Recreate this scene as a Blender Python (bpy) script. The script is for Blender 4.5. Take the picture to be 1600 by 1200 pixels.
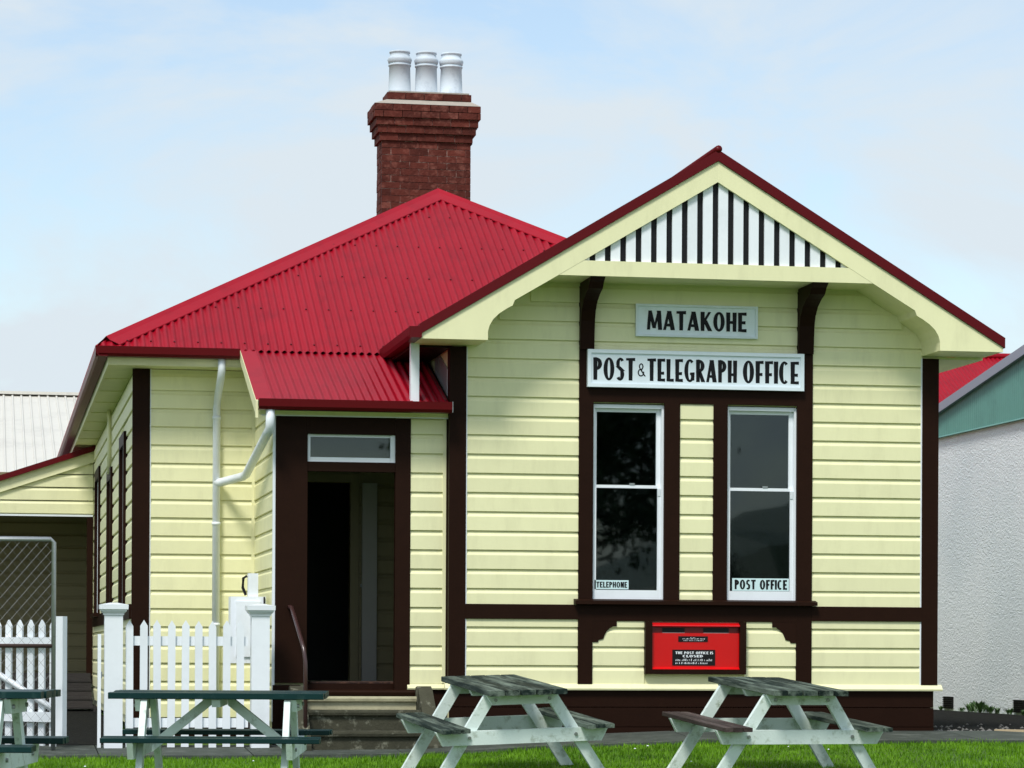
import bpy, bmesh, math, random
import numpy as np
from mathutils import Matrix, Vector, Euler
random.seed(7); rng = np.random.default_rng(7)
for o in list(bpy.data.objects): bpy.data.objects.remove(o)
sc = bpy.context.scene
COL = sc.collection

# ------------------------------------------------------------------ camera
FPX, PCX, PCY, ROLL = 4600.0, 800.0, 1020.0, 0.005     # focal length / principal point in pixels of the 1600x1200 photograph
YAW = math.atan(815 / FPX); EYE = 0.75
Hr = np.array([math.cos(YAW), -math.sin(YAW), 0]); Fw = np.array([math.sin(YAW), math.cos(YAW), 0]); Zu = np.array([0, 0, 1.0])
Rv = math.cos(ROLL) * Hr + math.sin(ROLL) * Zu; Uv = -math.sin(ROLL) * Hr + math.cos(ROLL) * Zu
def ray(px, py): return Fw + Rv * (px - PCX) / FPX + Uv * (PCY - py) / FPX
CAM = -27.56 * ray(704, 1072); CAM[2] = EYE
def P(px, py, y=None, x=None):
    d = ray(px, py)
    t = (y - CAM[1]) / d[1] if y is not None else (x - CAM[0]) / d[0]
    return CAM + t * d
cd = bpy.data.cameras.new('camera'); cam = bpy.data.objects.new('camera', cd); COL.objects.link(cam)
cd.sensor_width = 36; cd.lens = 36 * FPX / 1600; cd.shift_y = (PCY - 600) / 1600; cd.clip_end = 3000; cd.clip_start = 0.1
M = Matrix((tuple(Rv), tuple(Uv), tuple(-Fw))).transposed().to_4x4(); M.translation = Vector(CAM)
cam.matrix_world = M
sc.camera = cam

# ------------------------------------------------------------------ light
SUN_EL, SUN_AZ = math.radians(53), math.radians(-30)      # azimuth measured from -y (behind the camera) towards +x
sd = Vector((math.sin(SUN_AZ) * math.cos(SUN_EL), -math.cos(SUN_AZ) * math.cos(SUN_EL), math.sin(SUN_EL)))
ld = bpy.data.lights.new('sun', 'SUN'); ld.energy = 1.5; ld.angle = math.radians(14); ld.color = (1, .97, .91)
sun = bpy.data.objects.new('sun', ld); COL.objects.link(sun); sun.rotation_euler = sd.to_track_quat('Z', 'Y').to_euler()
sun.location = (8, -20, 30)
w = bpy.data.worlds.new('World'); sc.world = w; w.use_nodes = True
nt = w.node_tree; nt.nodes.clear(); N = nt.nodes.new; Lk = nt.links.new
sky = N('ShaderNodeTexSky'); sky.sky_type = 'NISHITA'; sky.sun_disc = False
sky.sun_elevation = SUN_EL; sky.sun_rotation = math.pi - SUN_AZ; sky.air_density = 1.2; sky.dust_density = 1.0; sky.ozone_density = 2.0
tc = N('ShaderNodeTexCoord'); mp = N('ShaderNodeMapping'); mp.inputs['Scale'].default_value = (1, 1, 2.2); mp.inputs['Location'].default_value = (.35, .2, .1)
nz = N('ShaderNodeTexNoise'); nz.inputs['Scale'].default_value = 7.5; nz.inputs['Detail'].default_value = 10; nz.inputs['Roughness'].default_value = .58; nz.inputs['Distortion'].default_value = .5
rp = N('ShaderNodeValToRGB'); rp.color_ramp.elements[0].position = .38; rp.color_ramp.elements[1].position = .58
rp.color_ramp.elements[0].color = (.22, .22, .22, 1); rp.color_ramp.elements[1].color = (.97, .97, .97, 1)
mx = N('ShaderNodeMix'); mx.data_type = 'RGBA'
bg = N('ShaderNodeBackground'); bg.inputs['Strength'].default_value = .082
out = N('ShaderNodeOutputWorld')
Lk(tc.outputs['Generated'], mp.inputs['Vector']); Lk(mp.outputs[0], nz.inputs['Vector']); Lk(nz.outputs['Fac'], rp.inputs[0])
Lk(rp.outputs[0], mx.inputs['Factor']); Lk(sky.outputs[0], mx.inputs[6]); mx.inputs[7].default_value = (4.2, 4.68, 5.05, 1)
Lk(mx.outputs[2], bg.inputs[0]); Lk(bg.outputs[0], out.inputs[0])
vs = sc.view_settings; vs.view_transform = 'Standard'; vs.look = 'None'; vs.exposure = 1.08; vs.gamma = 1; vs.use_curve_mapping = False
sc.render.engine = 'CYCLES'; sc.render.resolution_x = 1024; sc.render.resolution_y = 768
sc.cycles.max_bounces = 8; sc.cycles.transparent_max_bounces = 12

# ------------------------------------------------------------------ materials
def mat(name, col, rough=.5, var=.06, vscale=6, bump=0, bscale=60, spec=.5, dirt=None, dirt_amt=.3, dscale=2.5, dthr=(.5, .75), obj_var=.05, stretch=None, metallic=0, coat=0, world=False):
    m = bpy.data.materials.new(name); m.use_nodes = True; t = m.node_tree; b = t.nodes['Principled BSDF']; n = t.nodes.new; l = t.links.new
    b.inputs['Roughness'].default_value = rough; b.inputs['Specular IOR Level'].default_value = spec; b.inputs['Metallic'].default_value = metallic
    b.inputs['Coat Weight'].default_value = coat
    co = n('ShaderNodeTexCoord'); mpn = n('ShaderNodeMapping'); l(co.outputs['Object'] if not world else n('ShaderNodeNewGeometry').outputs['Position'], mpn.inputs[0])
    if stretch: mpn.inputs['Scale'].default_value = stretch
    oi = n('ShaderNodeObjectInfo')
    ad = n('ShaderNodeVectorMath'); ad.operation = 'ADD'; l(mpn.outputs[0], ad.inputs[0])
    sc_ = n('ShaderNodeVectorMath'); sc_.operation = 'SCALE'; sc_.inputs[0].default_value = (17, 31, 23); l(oi.outputs['Random'], sc_.inputs['Scale']); l(sc_.outputs[0], ad.inputs[1])
    t1 = n('ShaderNodeTexNoise'); t1.inputs['Scale'].default_value = vscale; t1.inputs['Detail'].default_value = 6; t1.inputs['Roughness'].default_value = .6; l(ad.outputs[0], t1.inputs['Vector'])
    # value = 1 + var*(noise-.5)*2 + obj_var*(rand-.5)*2
    m1 = n('ShaderNodeMath'); m1.operation = 'MULTIPLY_ADD'; m1.inputs[1].default_value = 2 * var; m1.inputs[2].default_value = 1 - var; l(t1.outputs['Fac'], m1.inputs[0])
    m2 = n('ShaderNodeMath'); m2.operation = 'MULTIPLY_ADD'; m2.inputs[1].default_value = 2 * obj_var; m2.inputs[2].default_value = -obj_var; l(oi.outputs['Random'], m2.inputs[0])
    m3 = n('ShaderNodeMath'); l(m1.outputs[0], m3.inputs[0]); l(m2.outputs[0], m3.inputs[1])
    hs = n('ShaderNodeHueSaturation'); hs.inputs['Color'].default_value = (*col, 1); l(m3.outputs[0], hs.inputs['Value'])
    last = hs.outputs[0]
    if dirt is not None:
        t2 = n('ShaderNodeTexNoise'); t2.inputs['Scale'].default_value = dscale; t2.inputs['Detail'].default_value = 8; t2.inputs['Roughness'].default_value = .68; l(ad.outputs[0], t2.inputs['Vector'])
        mr = n('ShaderNodeMapRange'); mr.inputs['From Min'].default_value = dthr[0]; mr.inputs['From Max'].default_value = dthr[1]; mr.inputs['To Max'].default_value = dirt_amt; l(t2.outputs['Fac'], mr.inputs['Value'])
        mm = n('ShaderNodeMix'); mm.data_type = 'RGBA'; l(mr.outputs[0], mm.inputs['Factor']); l(last, mm.inputs[6]); mm.inputs[7].default_value = (*dirt, 1); last = mm.outputs[2]
    l(last, b.inputs['Base Color'])
    if bump:
        t3 = n('ShaderNodeTexNoise'); t3.inputs['Scale'].default_value = bscale; t3.inputs['Detail'].default_value = 5; l(ad.outputs[0], t3.inputs['Vector'])
        bp = n('ShaderNodeBump'); bp.inputs['Strength'].default_value = bump; bp.inputs['Distance'].default_value = .01; l(t3.outputs['Fac'], bp.inputs['Height']); l(bp.outputs[0], b.inputs['Normal'])
    return m
CREAM = mat('cream_paint', (.80, .78, .475), .5, var=.06, vscale=2.2, bump=.16, bscale=9, dirt=(.46, .44, .26), dirt_amt=.3, dscale=2.6, dthr=(.50, .80), obj_var=.035, world=True, stretch=(2.2, 2.2, .55))
BROWN = mat('brown_paint', (.0175, .0068, .0038), .5, var=.2, vscale=8, bump=.1, obj_var=.08, spec=.07)
WHITE = mat('white_paint', (.80, .84, .88), .4, var=.04, vscale=9, dirt=(.50, .54, .55), dirt_amt=.3, obj_var=.03)
ROOF = mat('red_roof_paint', (.30, .0012, .0115), .45, var=.14, vscale=1.6, dirt=(.17, .0012, .008), dirt_amt=.6, dscale=3, obj_var=.07, spec=.2, world=True)
GUTTER = mat('dark_red_paint', (.10, .0012, .0035), .4, var=.08, obj_var=.03, spec=.2)
BLACK = mat('black_paint', (.004, .004, .005), .5, var=.1, spec=.3)
LETTER = mat('black_lettering', (.006, .006, .008), .5, var=.1, spec=.2)
SIGNW = mat('sign_white', (.76, .84, .90), .4, var=.05, vscale=4, dirt=(.45, .52, .55), dirt_amt=.35, dscale=5)
SIGNB = mat('sign_bright_white', (.74, .83, .89), .4, var=.04, vscale=4, dirt=(.55, .62, .66), dirt_amt=.3, dscale=5)
LABELB = mat('label_pale_blue', (.60, .78, .80), .45, var=.04)
POSTRED = mat('post_box_red', (.60, .0016, .0025), .3, var=.05, spec=.5)
POSTDRED = mat('post_box_slot_red', (.16, .002, .003), .4, var=.05)
BRICK = mat('painted_brick', (.092, .021, .014), .85, var=.5, vscale=11, bump=.9, bscale=30, dirt=(.25, .095, .07), dirt_amt=.8, dscale=9, dthr=(.52, .74), obj_var=.3, spec=.2, world=True)
MORTAR = mat('red_mortar', (.16, .062, .05), .9, var=.5, vscale=20, bump=.5, dirt=(.60, .45, .38), dirt_amt=.9, dscale=7, dthr=(.50, .62), world=True)
WEATHERING = mat('cement_flaunching', (.36, .32, .27), .9, var=.2, vscale=10, bump=.4)
POT = mat('chimney_pot_glaze', (.60, .67, .74), .6, var=.08, dirt=(.22, .26, .33), dirt_amt=.6, dscale=6, spec=.25, obj_var=.08)
CONC = mat('mossy_concrete', (.055, .054, .036), .9, var=.35, vscale=9, bump=.6, bscale=50, dirt=(.34, .34, .26), dirt_amt=.8, dscale=7, dthr=(.55, .70), spec=.2, world=True)
CONCC = mat('cream_step_paint', (.44, .41, .26), .7, var=.15, vscale=8, bump=.3, dirt=(.15, .14, .09), dirt_amt=.6, dscale=5)
PATH = mat('path_concrete', (.060, .070, .060), .9, var=.4, vscale=7, bump=.7, bscale=60, dirt=(.15, .165, .145), dirt_amt=.7, dscale=3.5, obj_var=.15, spec=.15, world=True)
TAR = mat('dark_asphalt', (.012, .012, .011), .95, spec=.05, var=.4, vscale=12, bump=.7, bscale=90, dirt=(.05, .05, .045), dirt_amt=.6, dscale=20)
TGREEN = mat('dark_green_paint', (.0035, .026, .026), .4, spec=.2, var=.2, vscale=10, dirt=(.07, .13, .12), dirt_amt=.4, dscale=9, dthr=(.58, .75), obj_var=.1)
TWORN = mat('worn_green_timber', (.010, .019, .017), .6, var=.3, vscale=8, stretch=(1, .12, 1), bump=.3, dirt=(.25, .31, .25), dirt_amt=.7, dscale=9, dthr=(.46, .68), obj_var=.3, spec=.15)
TRED = mat('worn_maroon_timber', (.03, .014, .013), .6, var=.3, vscale=8, stretch=(1, .12, 1), bump=.3, dirt=(.16, .12, .11), dirt_amt=.6, dscale=8, dthr=(.45, .7), obj_var=.25)
TLEG = mat('stained_white_paint', (.68, .78, .74), .55, var=.12, vscale=8, bump=.2, dirt=(.12, .16, .045), dirt_amt=.8, dscale=9, dthr=(.54, .74), obj_var=.06)
STEEL = mat('galvanised_steel', (.34, .36, .36), .4, var=.2, vscale=15, metallic=.7, dirt=(.12, .07, .04), dirt_amt=.6, dscale=14, dthr=(.58, .7))
RUST = mat('rusty_steel', (.05, .026, .02), .8, var=.4, vscale=20)
WIRE = mat('fence_wire', (.22, .23, .23), .5)
RAILM = mat('handrail_brown', (.05, .022, .02), .25, var=.1, spec=.6)
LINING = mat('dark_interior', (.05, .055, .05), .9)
TIMBER = mat('dark_stained_timber', (.022, .018, .016), .7, var=.4, vscale=10, stretch=(.15, 1, 1), bump=.4, obj_var=.25)
GREENC = mat('green_cladding', (.12, .30, .26), .45, var=.07, dirt=(.04, .10, .09), dirt_amt=.3, obj_var=0)
GREYB = mat('grey_flashing', (.27, .29, .36), .4, var=.05)
WROOF = mat('white_roof_paint', (.62, .60, .54), .5, var=.06, dirt=(.28, .27, .25), dirt_amt=.35, dscale=.9, obj_var=0)
PLAIN = mat('pale_plaster', (.55, .55, .52), .8)
PLANKY = mat('raw_timber', (.46, .36, .22), .7, var=.2, stretch=(.1, 1, 1), vscale=12)
PEB = mat('pebble', (.20, .19, .18), .8, var=.5, vscale=30, obj_var=.2)
MAT_D = mat('patterned_mat', (.03, .013, .01), .95, var=.3, dirt=(.11, .05, .03), dirt_amt=.8, dscale=16, dthr=(.50, .56))
BARK = mat('bark', (.05, .04, .03), .9, var=.4, vscale=10, bump=.6)
LEAF = mat('tree_leaf', (.03, .055, .02), .5, var=.35, vscale=4, obj_var=.1)
WEED = mat('weed_leaf', (.04, .10, .018), .5, var=.3, vscale=20, obj_var=.2)
OLIVE_SHADE = mat('olive_paint_lobby_shade', (.22, .19, .10), .6, var=.1, obj_var=.05)  # olive for the lean-to; in the lobby, shade painted onto cream boards
DOOR_DIM = mat('shade_dimmed_white_paint', (.36, .355, .33), .45, var=.05)  # white door greyed: the lobby's dimness is put into its colour

def rough_cast():
    m = bpy.data.materials.new('roughcast_white'); m.use_nodes = True; t = m.node_tree; b = t.nodes['Principled BSDF']; n = t.nodes.new; l = t.links.new
    b.inputs['Roughness'].default_value = .7
    co = n('ShaderNodeTexCoord'); mpn = n('ShaderNodeMapping'); mpn.inputs['Scale'].default_value = (1, 1, 1.7); mpn.inputs['Rotation'].default_value = (math.radians(25), 0, 0); l(co.outputs['Object'], mpn.inputs[0])
    a = n('ShaderNodeTexNoise'); a.inputs['Scale'].default_value = 11; a.inputs['Detail'].default_value = 4; a.inputs['Distortion'].default_value = 1.8; l(mpn.outputs[0], a.inputs['Vector'])
    c = n('ShaderNodeTexNoise'); c.inputs['Scale'].default_value = .5; c.inputs['Detail'].default_value = 6; l(co.outputs['Object'], c.inputs['Vector'])
    r = n('ShaderNodeValToRGB'); l(c.outputs['Fac'], r.inputs[0]); r.color_ramp.elements[0].color = (.74, .80, .83, 1); r.color_ramp.elements[1].color = (.86, .90, .92, 1)
    r.color_ramp.elements[0].position = .35; r.color_ramp.elements[1].position = .6
    l(r.outputs[0], b.inputs['Base Color'])
    bp = n('ShaderNodeBump'); bp.inputs['Strength'].default_value = .8; bp.inputs['Distance'].default_value = .02; l(a.outputs['Fac'], bp.inputs['Height']); l(bp.outputs[0], b.inputs['Normal'])
    return m
CAST = rough_cast()
def glass_mat():
    m = bpy.data.materials.new('window_glass'); m.use_nodes = True; t = m.node_tree; t.nodes.clear(); n = t.nodes.new; l = t.links.new
    o = n('ShaderNodeOutputMaterial'); mixs = n('ShaderNodeMixShader'); tr = n('ShaderNodeBsdfTransparent'); gl = n('ShaderNodeBsdfGlossy'); fr = n('ShaderNodeFresnel')
    tr.inputs[0].default_value = (.72, .80, .80, 1); gl.inputs['Roughness'].default_value = 0.018; gl.inputs['Color'].default_value = (.85, .95, 1, 1); fr.inputs['IOR'].default_value = 1.52
    tcn = n('ShaderNodeTexCoord'); nn = n('ShaderNodeTexNoise'); nn.inputs['Scale'].default_value = 1.3; l(tcn.outputs['Object'], nn.inputs['Vector'])
    bp = n('ShaderNodeBump'); bp.inputs['Strength'].default_value = .02; bp.inputs['Distance'].default_value = .003; l(nn.outputs['Fac'], bp.inputs['Height']); l(bp.outputs[0], gl.inputs['Normal'])
    l(fr.outputs[0], mixs.inputs[0]); l(tr.outputs[0], mixs.inputs[1]); l(gl.outputs[0], mixs.inputs[2]); l(mixs.outputs[0], o.inputs[0])
    return m
GLASS = glass_mat()
def grass_mat(name, c0, c1, hair=False):
    m = bpy.data.materials.new(name); m.use_nodes = True; t = m.node_tree; b = t.nodes['Principled BSDF']; n = t.nodes.new; l = t.links.new
    b.inputs['Roughness'].default_value = .6; b.inputs['Specular IOR Level'].default_value = .25
    co = n('ShaderNodeTexCoord'); a = n('ShaderNodeTexNoise'); a.inputs['Scale'].default_value = 2.6; a.inputs['Detail'].default_value = 10; a.inputs['Roughness'].default_value = .75; l(co.outputs['Object'], a.inputs['Vector'])
    r = n('ShaderNodeValToRGB'); l(a.outputs['Fac'], r.inputs[0]); r.color_ramp.elements[0].position = .36; r.color_ramp.elements[1].position = .66
    r.color_ramp.elements[0].color = (*c0, 1); r.color_ramp.elements[1].color = (*c1, 1); l(r.outputs[0], b.inputs['Base Color'])
    if hair:
        b.inputs['Subsurface Weight'].default_value = 0
        tl = n('ShaderNodeBsdfTranslucent'); l(r.outputs[0], tl.inputs[0]); mixs = n('ShaderNodeMixShader'); mixs.inputs[0].default_value = .35
        o = t.nodes['Material Output']; l(b.outputs[0], mixs.inputs[1]); l(tl.outputs[0], mixs.inputs[2]); l(mixs.outputs[0], o.inputs[0])
    return m
TURF = grass_mat('turf', (.03, .075, .006), (.08, .16, .012))
BLADE = grass_mat('grass_blade', (.06, .17, .006), (.21, .43, .014), True)

# ------------------------------------------------------------------ helpers
def mk(name, me, m, parent=None, loc=(0, 0, 0), rot=(0, 0, 0), scale=(1, 1, 1), smooth=False):
    o = bpy.data.objects.new(name, me); COL.objects.link(o)
    if m is not None and not me.materials: me.materials.append(m)
    o.parent = parent; o.location = loc; o.rotation_euler = rot; o.scale = scale
    if smooth: me.polygons.foreach_set('use_smooth', [True] * len(me.polygons))
    return o
def raw(verts, faces):
    me = bpy.data.meshes.new('m'); me.from_pydata([tuple(map(float, v)) for v in verts], [], faces); me.update()
    bm = bmesh.new(); bm.from_mesh(me); bmesh.ops.recalc_face_normals(bm, faces=bm.faces); bm.to_mesh(me); bm.free()
    return me
BOXF = [(0, 3, 2, 1), (4, 5, 6, 7), (0, 1, 5, 4), (1, 2, 6, 5), (2, 3, 7, 6), (3, 0, 4, 7)]
def boxv(x0, x1, y0, y1, z0, z1): return [(x0, y0, z0), (x1, y0, z0), (x1, y1, z0), (x0, y1, z0), (x0, y0, z1), (x1, y0, z1), (x1, y1, z1), (x0, y1, z1)]
def box(name, x0, x1, y0, y1, z0, z1, m, parent=None): return mk(name, raw(boxv(x0, x1, y0, y1, z0, z1), BOXF), m, parent)
def boxes(name, bl, m, parent=None):
    v = []; f = []
    for b in bl:
        k = len(v); v += boxv(*b); f += [tuple(i + k for i in q) for q in BOXF]
    return mk(name, raw(v, f), m, parent)
def prism_me(poly, ax, a, b):
    n = len(poly)
    def e(p, c): return (p[0], c, p[1]) if ax == 'y' else ((c, p[0], p[1]) if ax == 'x' else (p[0], p[1], c))
    v = [e(p, a) for p in poly] + [e(p, b) for p in poly]
    f = [tuple(range(n)), tuple(range(2 * n - 1, n - 1, -1))] + [(i, (i + 1) % n, n + (i + 1) % n, n + i) for i in range(n)]
    return raw(v, f)
def prism(name, poly, ax, a, b, m, parent=None): return mk(name, prism_me(poly, ax, a, b), m, parent)
def tube_me(pts, r, n=10, caps=True):
    pts = [Vector(p) for p in pts]; rs = r if isinstance(r, (list, tuple)) else [r] * len(pts)
    v = []; f = []; up = Vector((.31, .17, .93)).normalized()
    for i, p in enumerate(pts):
        d = (pts[min(i + 1, len(pts) - 1)] - pts[max(i - 1, 0)]).normalized()
        a = d.cross(up); a = a.normalized() if a.length > 1e-3 else d.cross(Vector((1, 0, 0))).normalized(); b = d.cross(a)
        for k in range(n):
            t = 2 * math.pi * k / n; v.append(p + (a * math.cos(t) + b * math.sin(t)) * rs[i])
    for i in range(len(pts) - 1):
        for k in range(n): f.append((i * n + k, i * n + (k + 1) % n, (i + 1) * n + (k + 1) % n, (i + 1) * n + k))
    if caps: f += [tuple(range(n)), tuple(range((len(pts) - 1) * n, len(pts) * n))]
    return raw(v, f)
def tube(name, pts, r, m, parent=None, n=10): return mk(name, tube_me(pts, r, n), m, parent, smooth=True)
def lathe_me(prof, n=24):
    v = []; f = []
    for (r, z) in prof:
        for k in range(n): t = 2 * math.pi * k / n; v.append((r * math.cos(t), r * math.sin(t), z))
    for i in range(len(prof) - 1):
        for k in range(n): f.append((i * n + k, i * n + (k + 1) % n, (i + 1) * n + (k + 1) % n, (i + 1) * n + k))
    return raw(v, f)
def corr_me(O, u, v, a, b, lo, hi, period=.0762, amp=.0095, spp=8, rows=1):
    O, u, v = np.array(O, float), np.array(u, float), np.array(v, float); nrm = np.cross(u, v); nrm = nrm / np.linalg.norm(nrm)
    k = max(2, int((b - a) / period * spp)); V = []; Fc = []
    for i in range(k + 1):
        s = a + (b - a) * i / k; l0, l1 = lo(s), hi(s)
        for j in range(rows + 1):
            l = l0 + (l1 - l0) * j / rows
            V.append(O + u * s + v * l + nrm * amp * math.cos(2 * math.pi * s / period))
    for i in range(k):
        for j in range(rows):
            q = i * (rows + 1) + j; Fc.append((q, q + rows + 1, q + rows + 2, q + 1))
    me = bpy.data.meshes.new('c'); me.from_pydata([tuple(p) for p in V], [], Fc); me.update(); return me
def corr(name, O, u, v, a, b, lo, hi, m, parent, **k): return mk(name, corr_me(O, u, v, a, b, lo, hi, **k), m, parent, smooth=True)
def slab(name, ax, a0, a1, z0, z1, p0, p1, holes, m, parent):
    cs = sorted({a0, a1, *[h[0] for h in holes], *[h[1] for h in holes]}); bl = []
    for c0, c1 in zip(cs, cs[1:]):
        zs = [z0]
        for h in sorted([h for h in holes if h[0] < (c0 + c1) / 2 < h[1]], key=lambda h: h[2]): zs += [h[2], h[3]]
        zs.append(z1)
        for q in range(0, len(zs), 2):
            if zs[q + 1] > zs[q]: bl.append((c0, c1, p0, p1, zs[q], zs[q + 1]) if ax == 'x' else (p0, p1, c0, c1, zs[q], zs[q + 1]))
    return boxes(name, bl, m, parent)
def tag(o, label, cat, group=None, kind=None):
    if label: o['label'] = label
    if cat: o['category'] = cat
    if group: o['group'] = group
    if kind: o['kind'] = kind
    return o
def thing(name, label, cat, loc=(0, 0, 0), group=None):
    o = bpy.data.objects.new(name, None); COL.objects.link(o); o.location = loc; o.empty_display_size = .2
    return tag(o, label, cat, group)
def struct(o): o['kind'] = 'structure'; return o

# weatherboard: rusticated profile, unit length along +x, outward = -y
BP = [(0, .0115), (-.021, .0115), (-.0235, .014), (-.0235, .140), (-.022, .146), (-.016, .155), (-.0105, .163), (-.008, .171), (-.008, .1805), (0, .1805)]
def board_mesh(m):
    n = len(BP); v = [(0, p[0], p[1]) for p in BP] + [(1, p[0], p[1]) for p in BP]
    f = [tuple(range(n)), tuple(range(2 * n - 1, n - 1, -1))] + [(i, i + 1, n + i + 1, n + i) for i in range(n - 1)]
    me = raw(v, f); me.materials.append(m); return me
BOARD = board_mesh(CREAM); BOARD_D = board_mesh(OLIVE_SHADE)
def boards(parent, x0, y0, ang, k0, k1, spans, zbase=.443, me=None):
    c, s = math.cos(ang), math.sin(ang)
    for k in range(k0, k1):
        z = zbase + .18 * k
        for (a, b) in spans(z, z + .18):
            if b - a < .02: continue
            j = random.uniform(-.0012, .0012)
            mk('weatherboard', me or BOARD, None, parent, (x0 + c * a + s * j, y0 + s * a - c * j, z), (0, random.uniform(-.0006, .0006) if b - a > .5 else 0, ang), (b - a, 1, 1))

# ------------------------------------------------------------------ ground
def sm(a, b, x): t = min(1, max(0, (x - a) / (b - a))); return t * t * (3 - 2 * t)
def prof(y):
    ys = [-400, -60, -27, -10, -6.6, -4.4, -2.8, -1.2, 0, 40, 400]; zs = [-1, -.9, -.85, -.32, -.285, -.262, -.178, -.058, 0, 0, 0]
    return float(np.interp(y, ys, zs))
def g(x, y):
    zx = -.135 * (1 - sm(-1.2, 2.2, x)) * sm(-4.5, -.8, y) * (1 - .6 * sm(2, 9, y))
    return zx + prof(y)
def sheet(name, xs, ys, dz, m):
    v = [(x, y, g(x, y) + dz) for y in ys for x in xs]; n = len(xs)
    f = [(j * n + i, j * n + i + 1, (j + 1) * n + i + 1, (j + 1) * n + i) for j in range(len(ys) - 1) for i in range(n - 1)]
    return struct(mk(name, raw(v, f), m))
gx = sorted(set([-400, -200, -100, -50, -25, -15] + [round(x, 2) for x in np.arange(-8, 12.1, .5)] + [16, 25, 50, 100, 200, 400]))
gy = sorted(set([-400, -200, -100, -60, -40, -27, -20, -15, -12] + [round(y, 2) for y in np.arange(-10, 4.1, .4)] + [6, 10, 15, 20, 40, 100, 200, 500]))
sheet('ground', gx, gy, -.012, TURF)
sheet('driveway', [x for x in np.arange(4.95, 8.46, .5)] + [8.46], [-.35, 0, .5, 1, 2, 4, 6, 8, 10, 13, 16, 20], .004, TAR)
sheet('side_path', [-5.2, -4.6, -4.0, -3.5, -3.0, -2.86], [-.05, .3, .8, 1.4, 2, 3, 4, 6, 8, 10, 11.9, 13.25], .004, TAR)
path = sheet('path', [x for x in np.arange(-6, 5.71, .5)], [-1.18, -.8, -.4, -.06], -.004, TAR)
xs = -6.0
while xs < 5.6:
    x1 = xs + 1.35; e = .006; y0, y1 = -1.2 + random.uniform(-.02, .02), -.03
    v = [(xs + e, y0, 0), (x1 - e, y0, 0), (x1 - e, y1, 0), (xs + e, y1, 0)]
    top = [(a, b, g(a, b) + .022 + random.uniform(-.002, .002)) for a, b, _ in v]; bot = [(a, b, g(a, b) - .06) for a, b, _ in v]
    mk('slab', raw(bot + top, BOXF), PATH, path); xs = x1

# ------------------------------------------------------------------ post office building
H = thing('post_office', 'cream weatherboard post office with red corrugated roof and brown trim', 'building')
WX = 4.71; AX = 2.405; TAN = .6
# ---- wing front wall
VL, VR = (1.207, 1.346), (3.331, 3.483)        # outer window boards
SL, SR = (1.346, 2.033), (2.648, 3.331)        # sash openings
ML, MR = (2.033, 2.183), (2.510, 2.648)        # inner window boards
wz0, wz1 = 1.225, 3.115
fw = slab('front_wall', 'x', 0, WX, .12, 3.66, .0, .12, [(SL[0], SL[1], wz0, wz1), (SR[0], SR[1], wz0, wz1)], CREAM, H)
def roofclip(z):  # half width of the wing at height z under the sloping soffit
    return AX - (5.22 - z) / TAN
def fspan(z0, z1):
    lim = roofclip(z1) if z1 > 3.62 else -9
    out = []
    for a, b in ((.131, VL[0]), (VR[1], 4.575)):
        a2, b2 = max(a, lim), min(b, 2 * AX - lim)
        out.append((a2, b2))
    if z0 > 3.0: out.append((VL[1], VR[0]))
    elif z0 >= 1.16: out.append((ML[1], MR[0]))
    elif z1 < 1.2: out += [(VL[1], 1.85), (2.826, VR[0])] if z1 > .57 else [(VL[1], VR[0])]
    return out
prism('gable_wall', [(.0, 3.661), (WX, 3.661), (WX, 3.80), (AX + 1.55, 4.40), (AX - 1.55, 4.40), (.0, 3.80)], 'y', .0, .12, CREAM, fw)
boards(fw, 0, 0, 0, 0, 21, fspan)
T = -.036
def cb(name, x0, x1, z0, z1, y0=T, y1=.0, parent=H, m=BROWN): return box(name, x0, x1, y0, y1, z0, z1, m, parent)
cb('corner_board', -.028, .131, .46, 3.615); cb('corner_board', 4.575, WX + .028, .46, 3.60)
box('corner_board', -.028, -.001, .001, .10, .46, 3.62, BROWN, H)
cb('edge_strip', .131, .143, .46, 3.615, -.027, 0, m=WHITE); cb('edge_strip', 4.562, 4.575, .46, 3.60, -.027, 0, m=WHITE)
for (a, b) in (VL, VR):
    cb('window_board', a, b, 1.262, 4.205); cb('window_board', a, b, .46, 1.21)
cb('window_board', ML[0], ML[1], 1.262, 3.12); cb('window_board', MR[0], MR[1], 1.262, 3.12)
cb('window_head', VL[1], VR[0], 3.12, 3.43)
cb('belt_rail', .131, VL[0], 1.068, 1.207, -.04); cb('belt_rail', VR[1], 4.575, 1.068, 1.207, -.04)
cb('sub_sill', VL[1], VR[0], 1.055, 1.212, -.034)
prism('sill', [(-.11, 1.212), (-.11, 1.245), (-.03, 1.262), (.02, 1.262), (.02, 1.212)], 'x', 1.165, 3.52, BROWN, H)
for s, xb in ((1, VL[1]), (-1, VR[0])):         # fretted brackets below the sill
    pts = [(0, 1.055), (.235, 1.055), (.235, 1.005), (.20, 1.005), (.165, .985), (.135, .955), (.115, .915), (.105, .885), (.06, .875), (.055, .855), (0, .855)]
    prism('sill_bracket', [(xb + s * p[0], p[1]) for p in pts], 'y', -.032, 0, BROWN, H)
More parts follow.
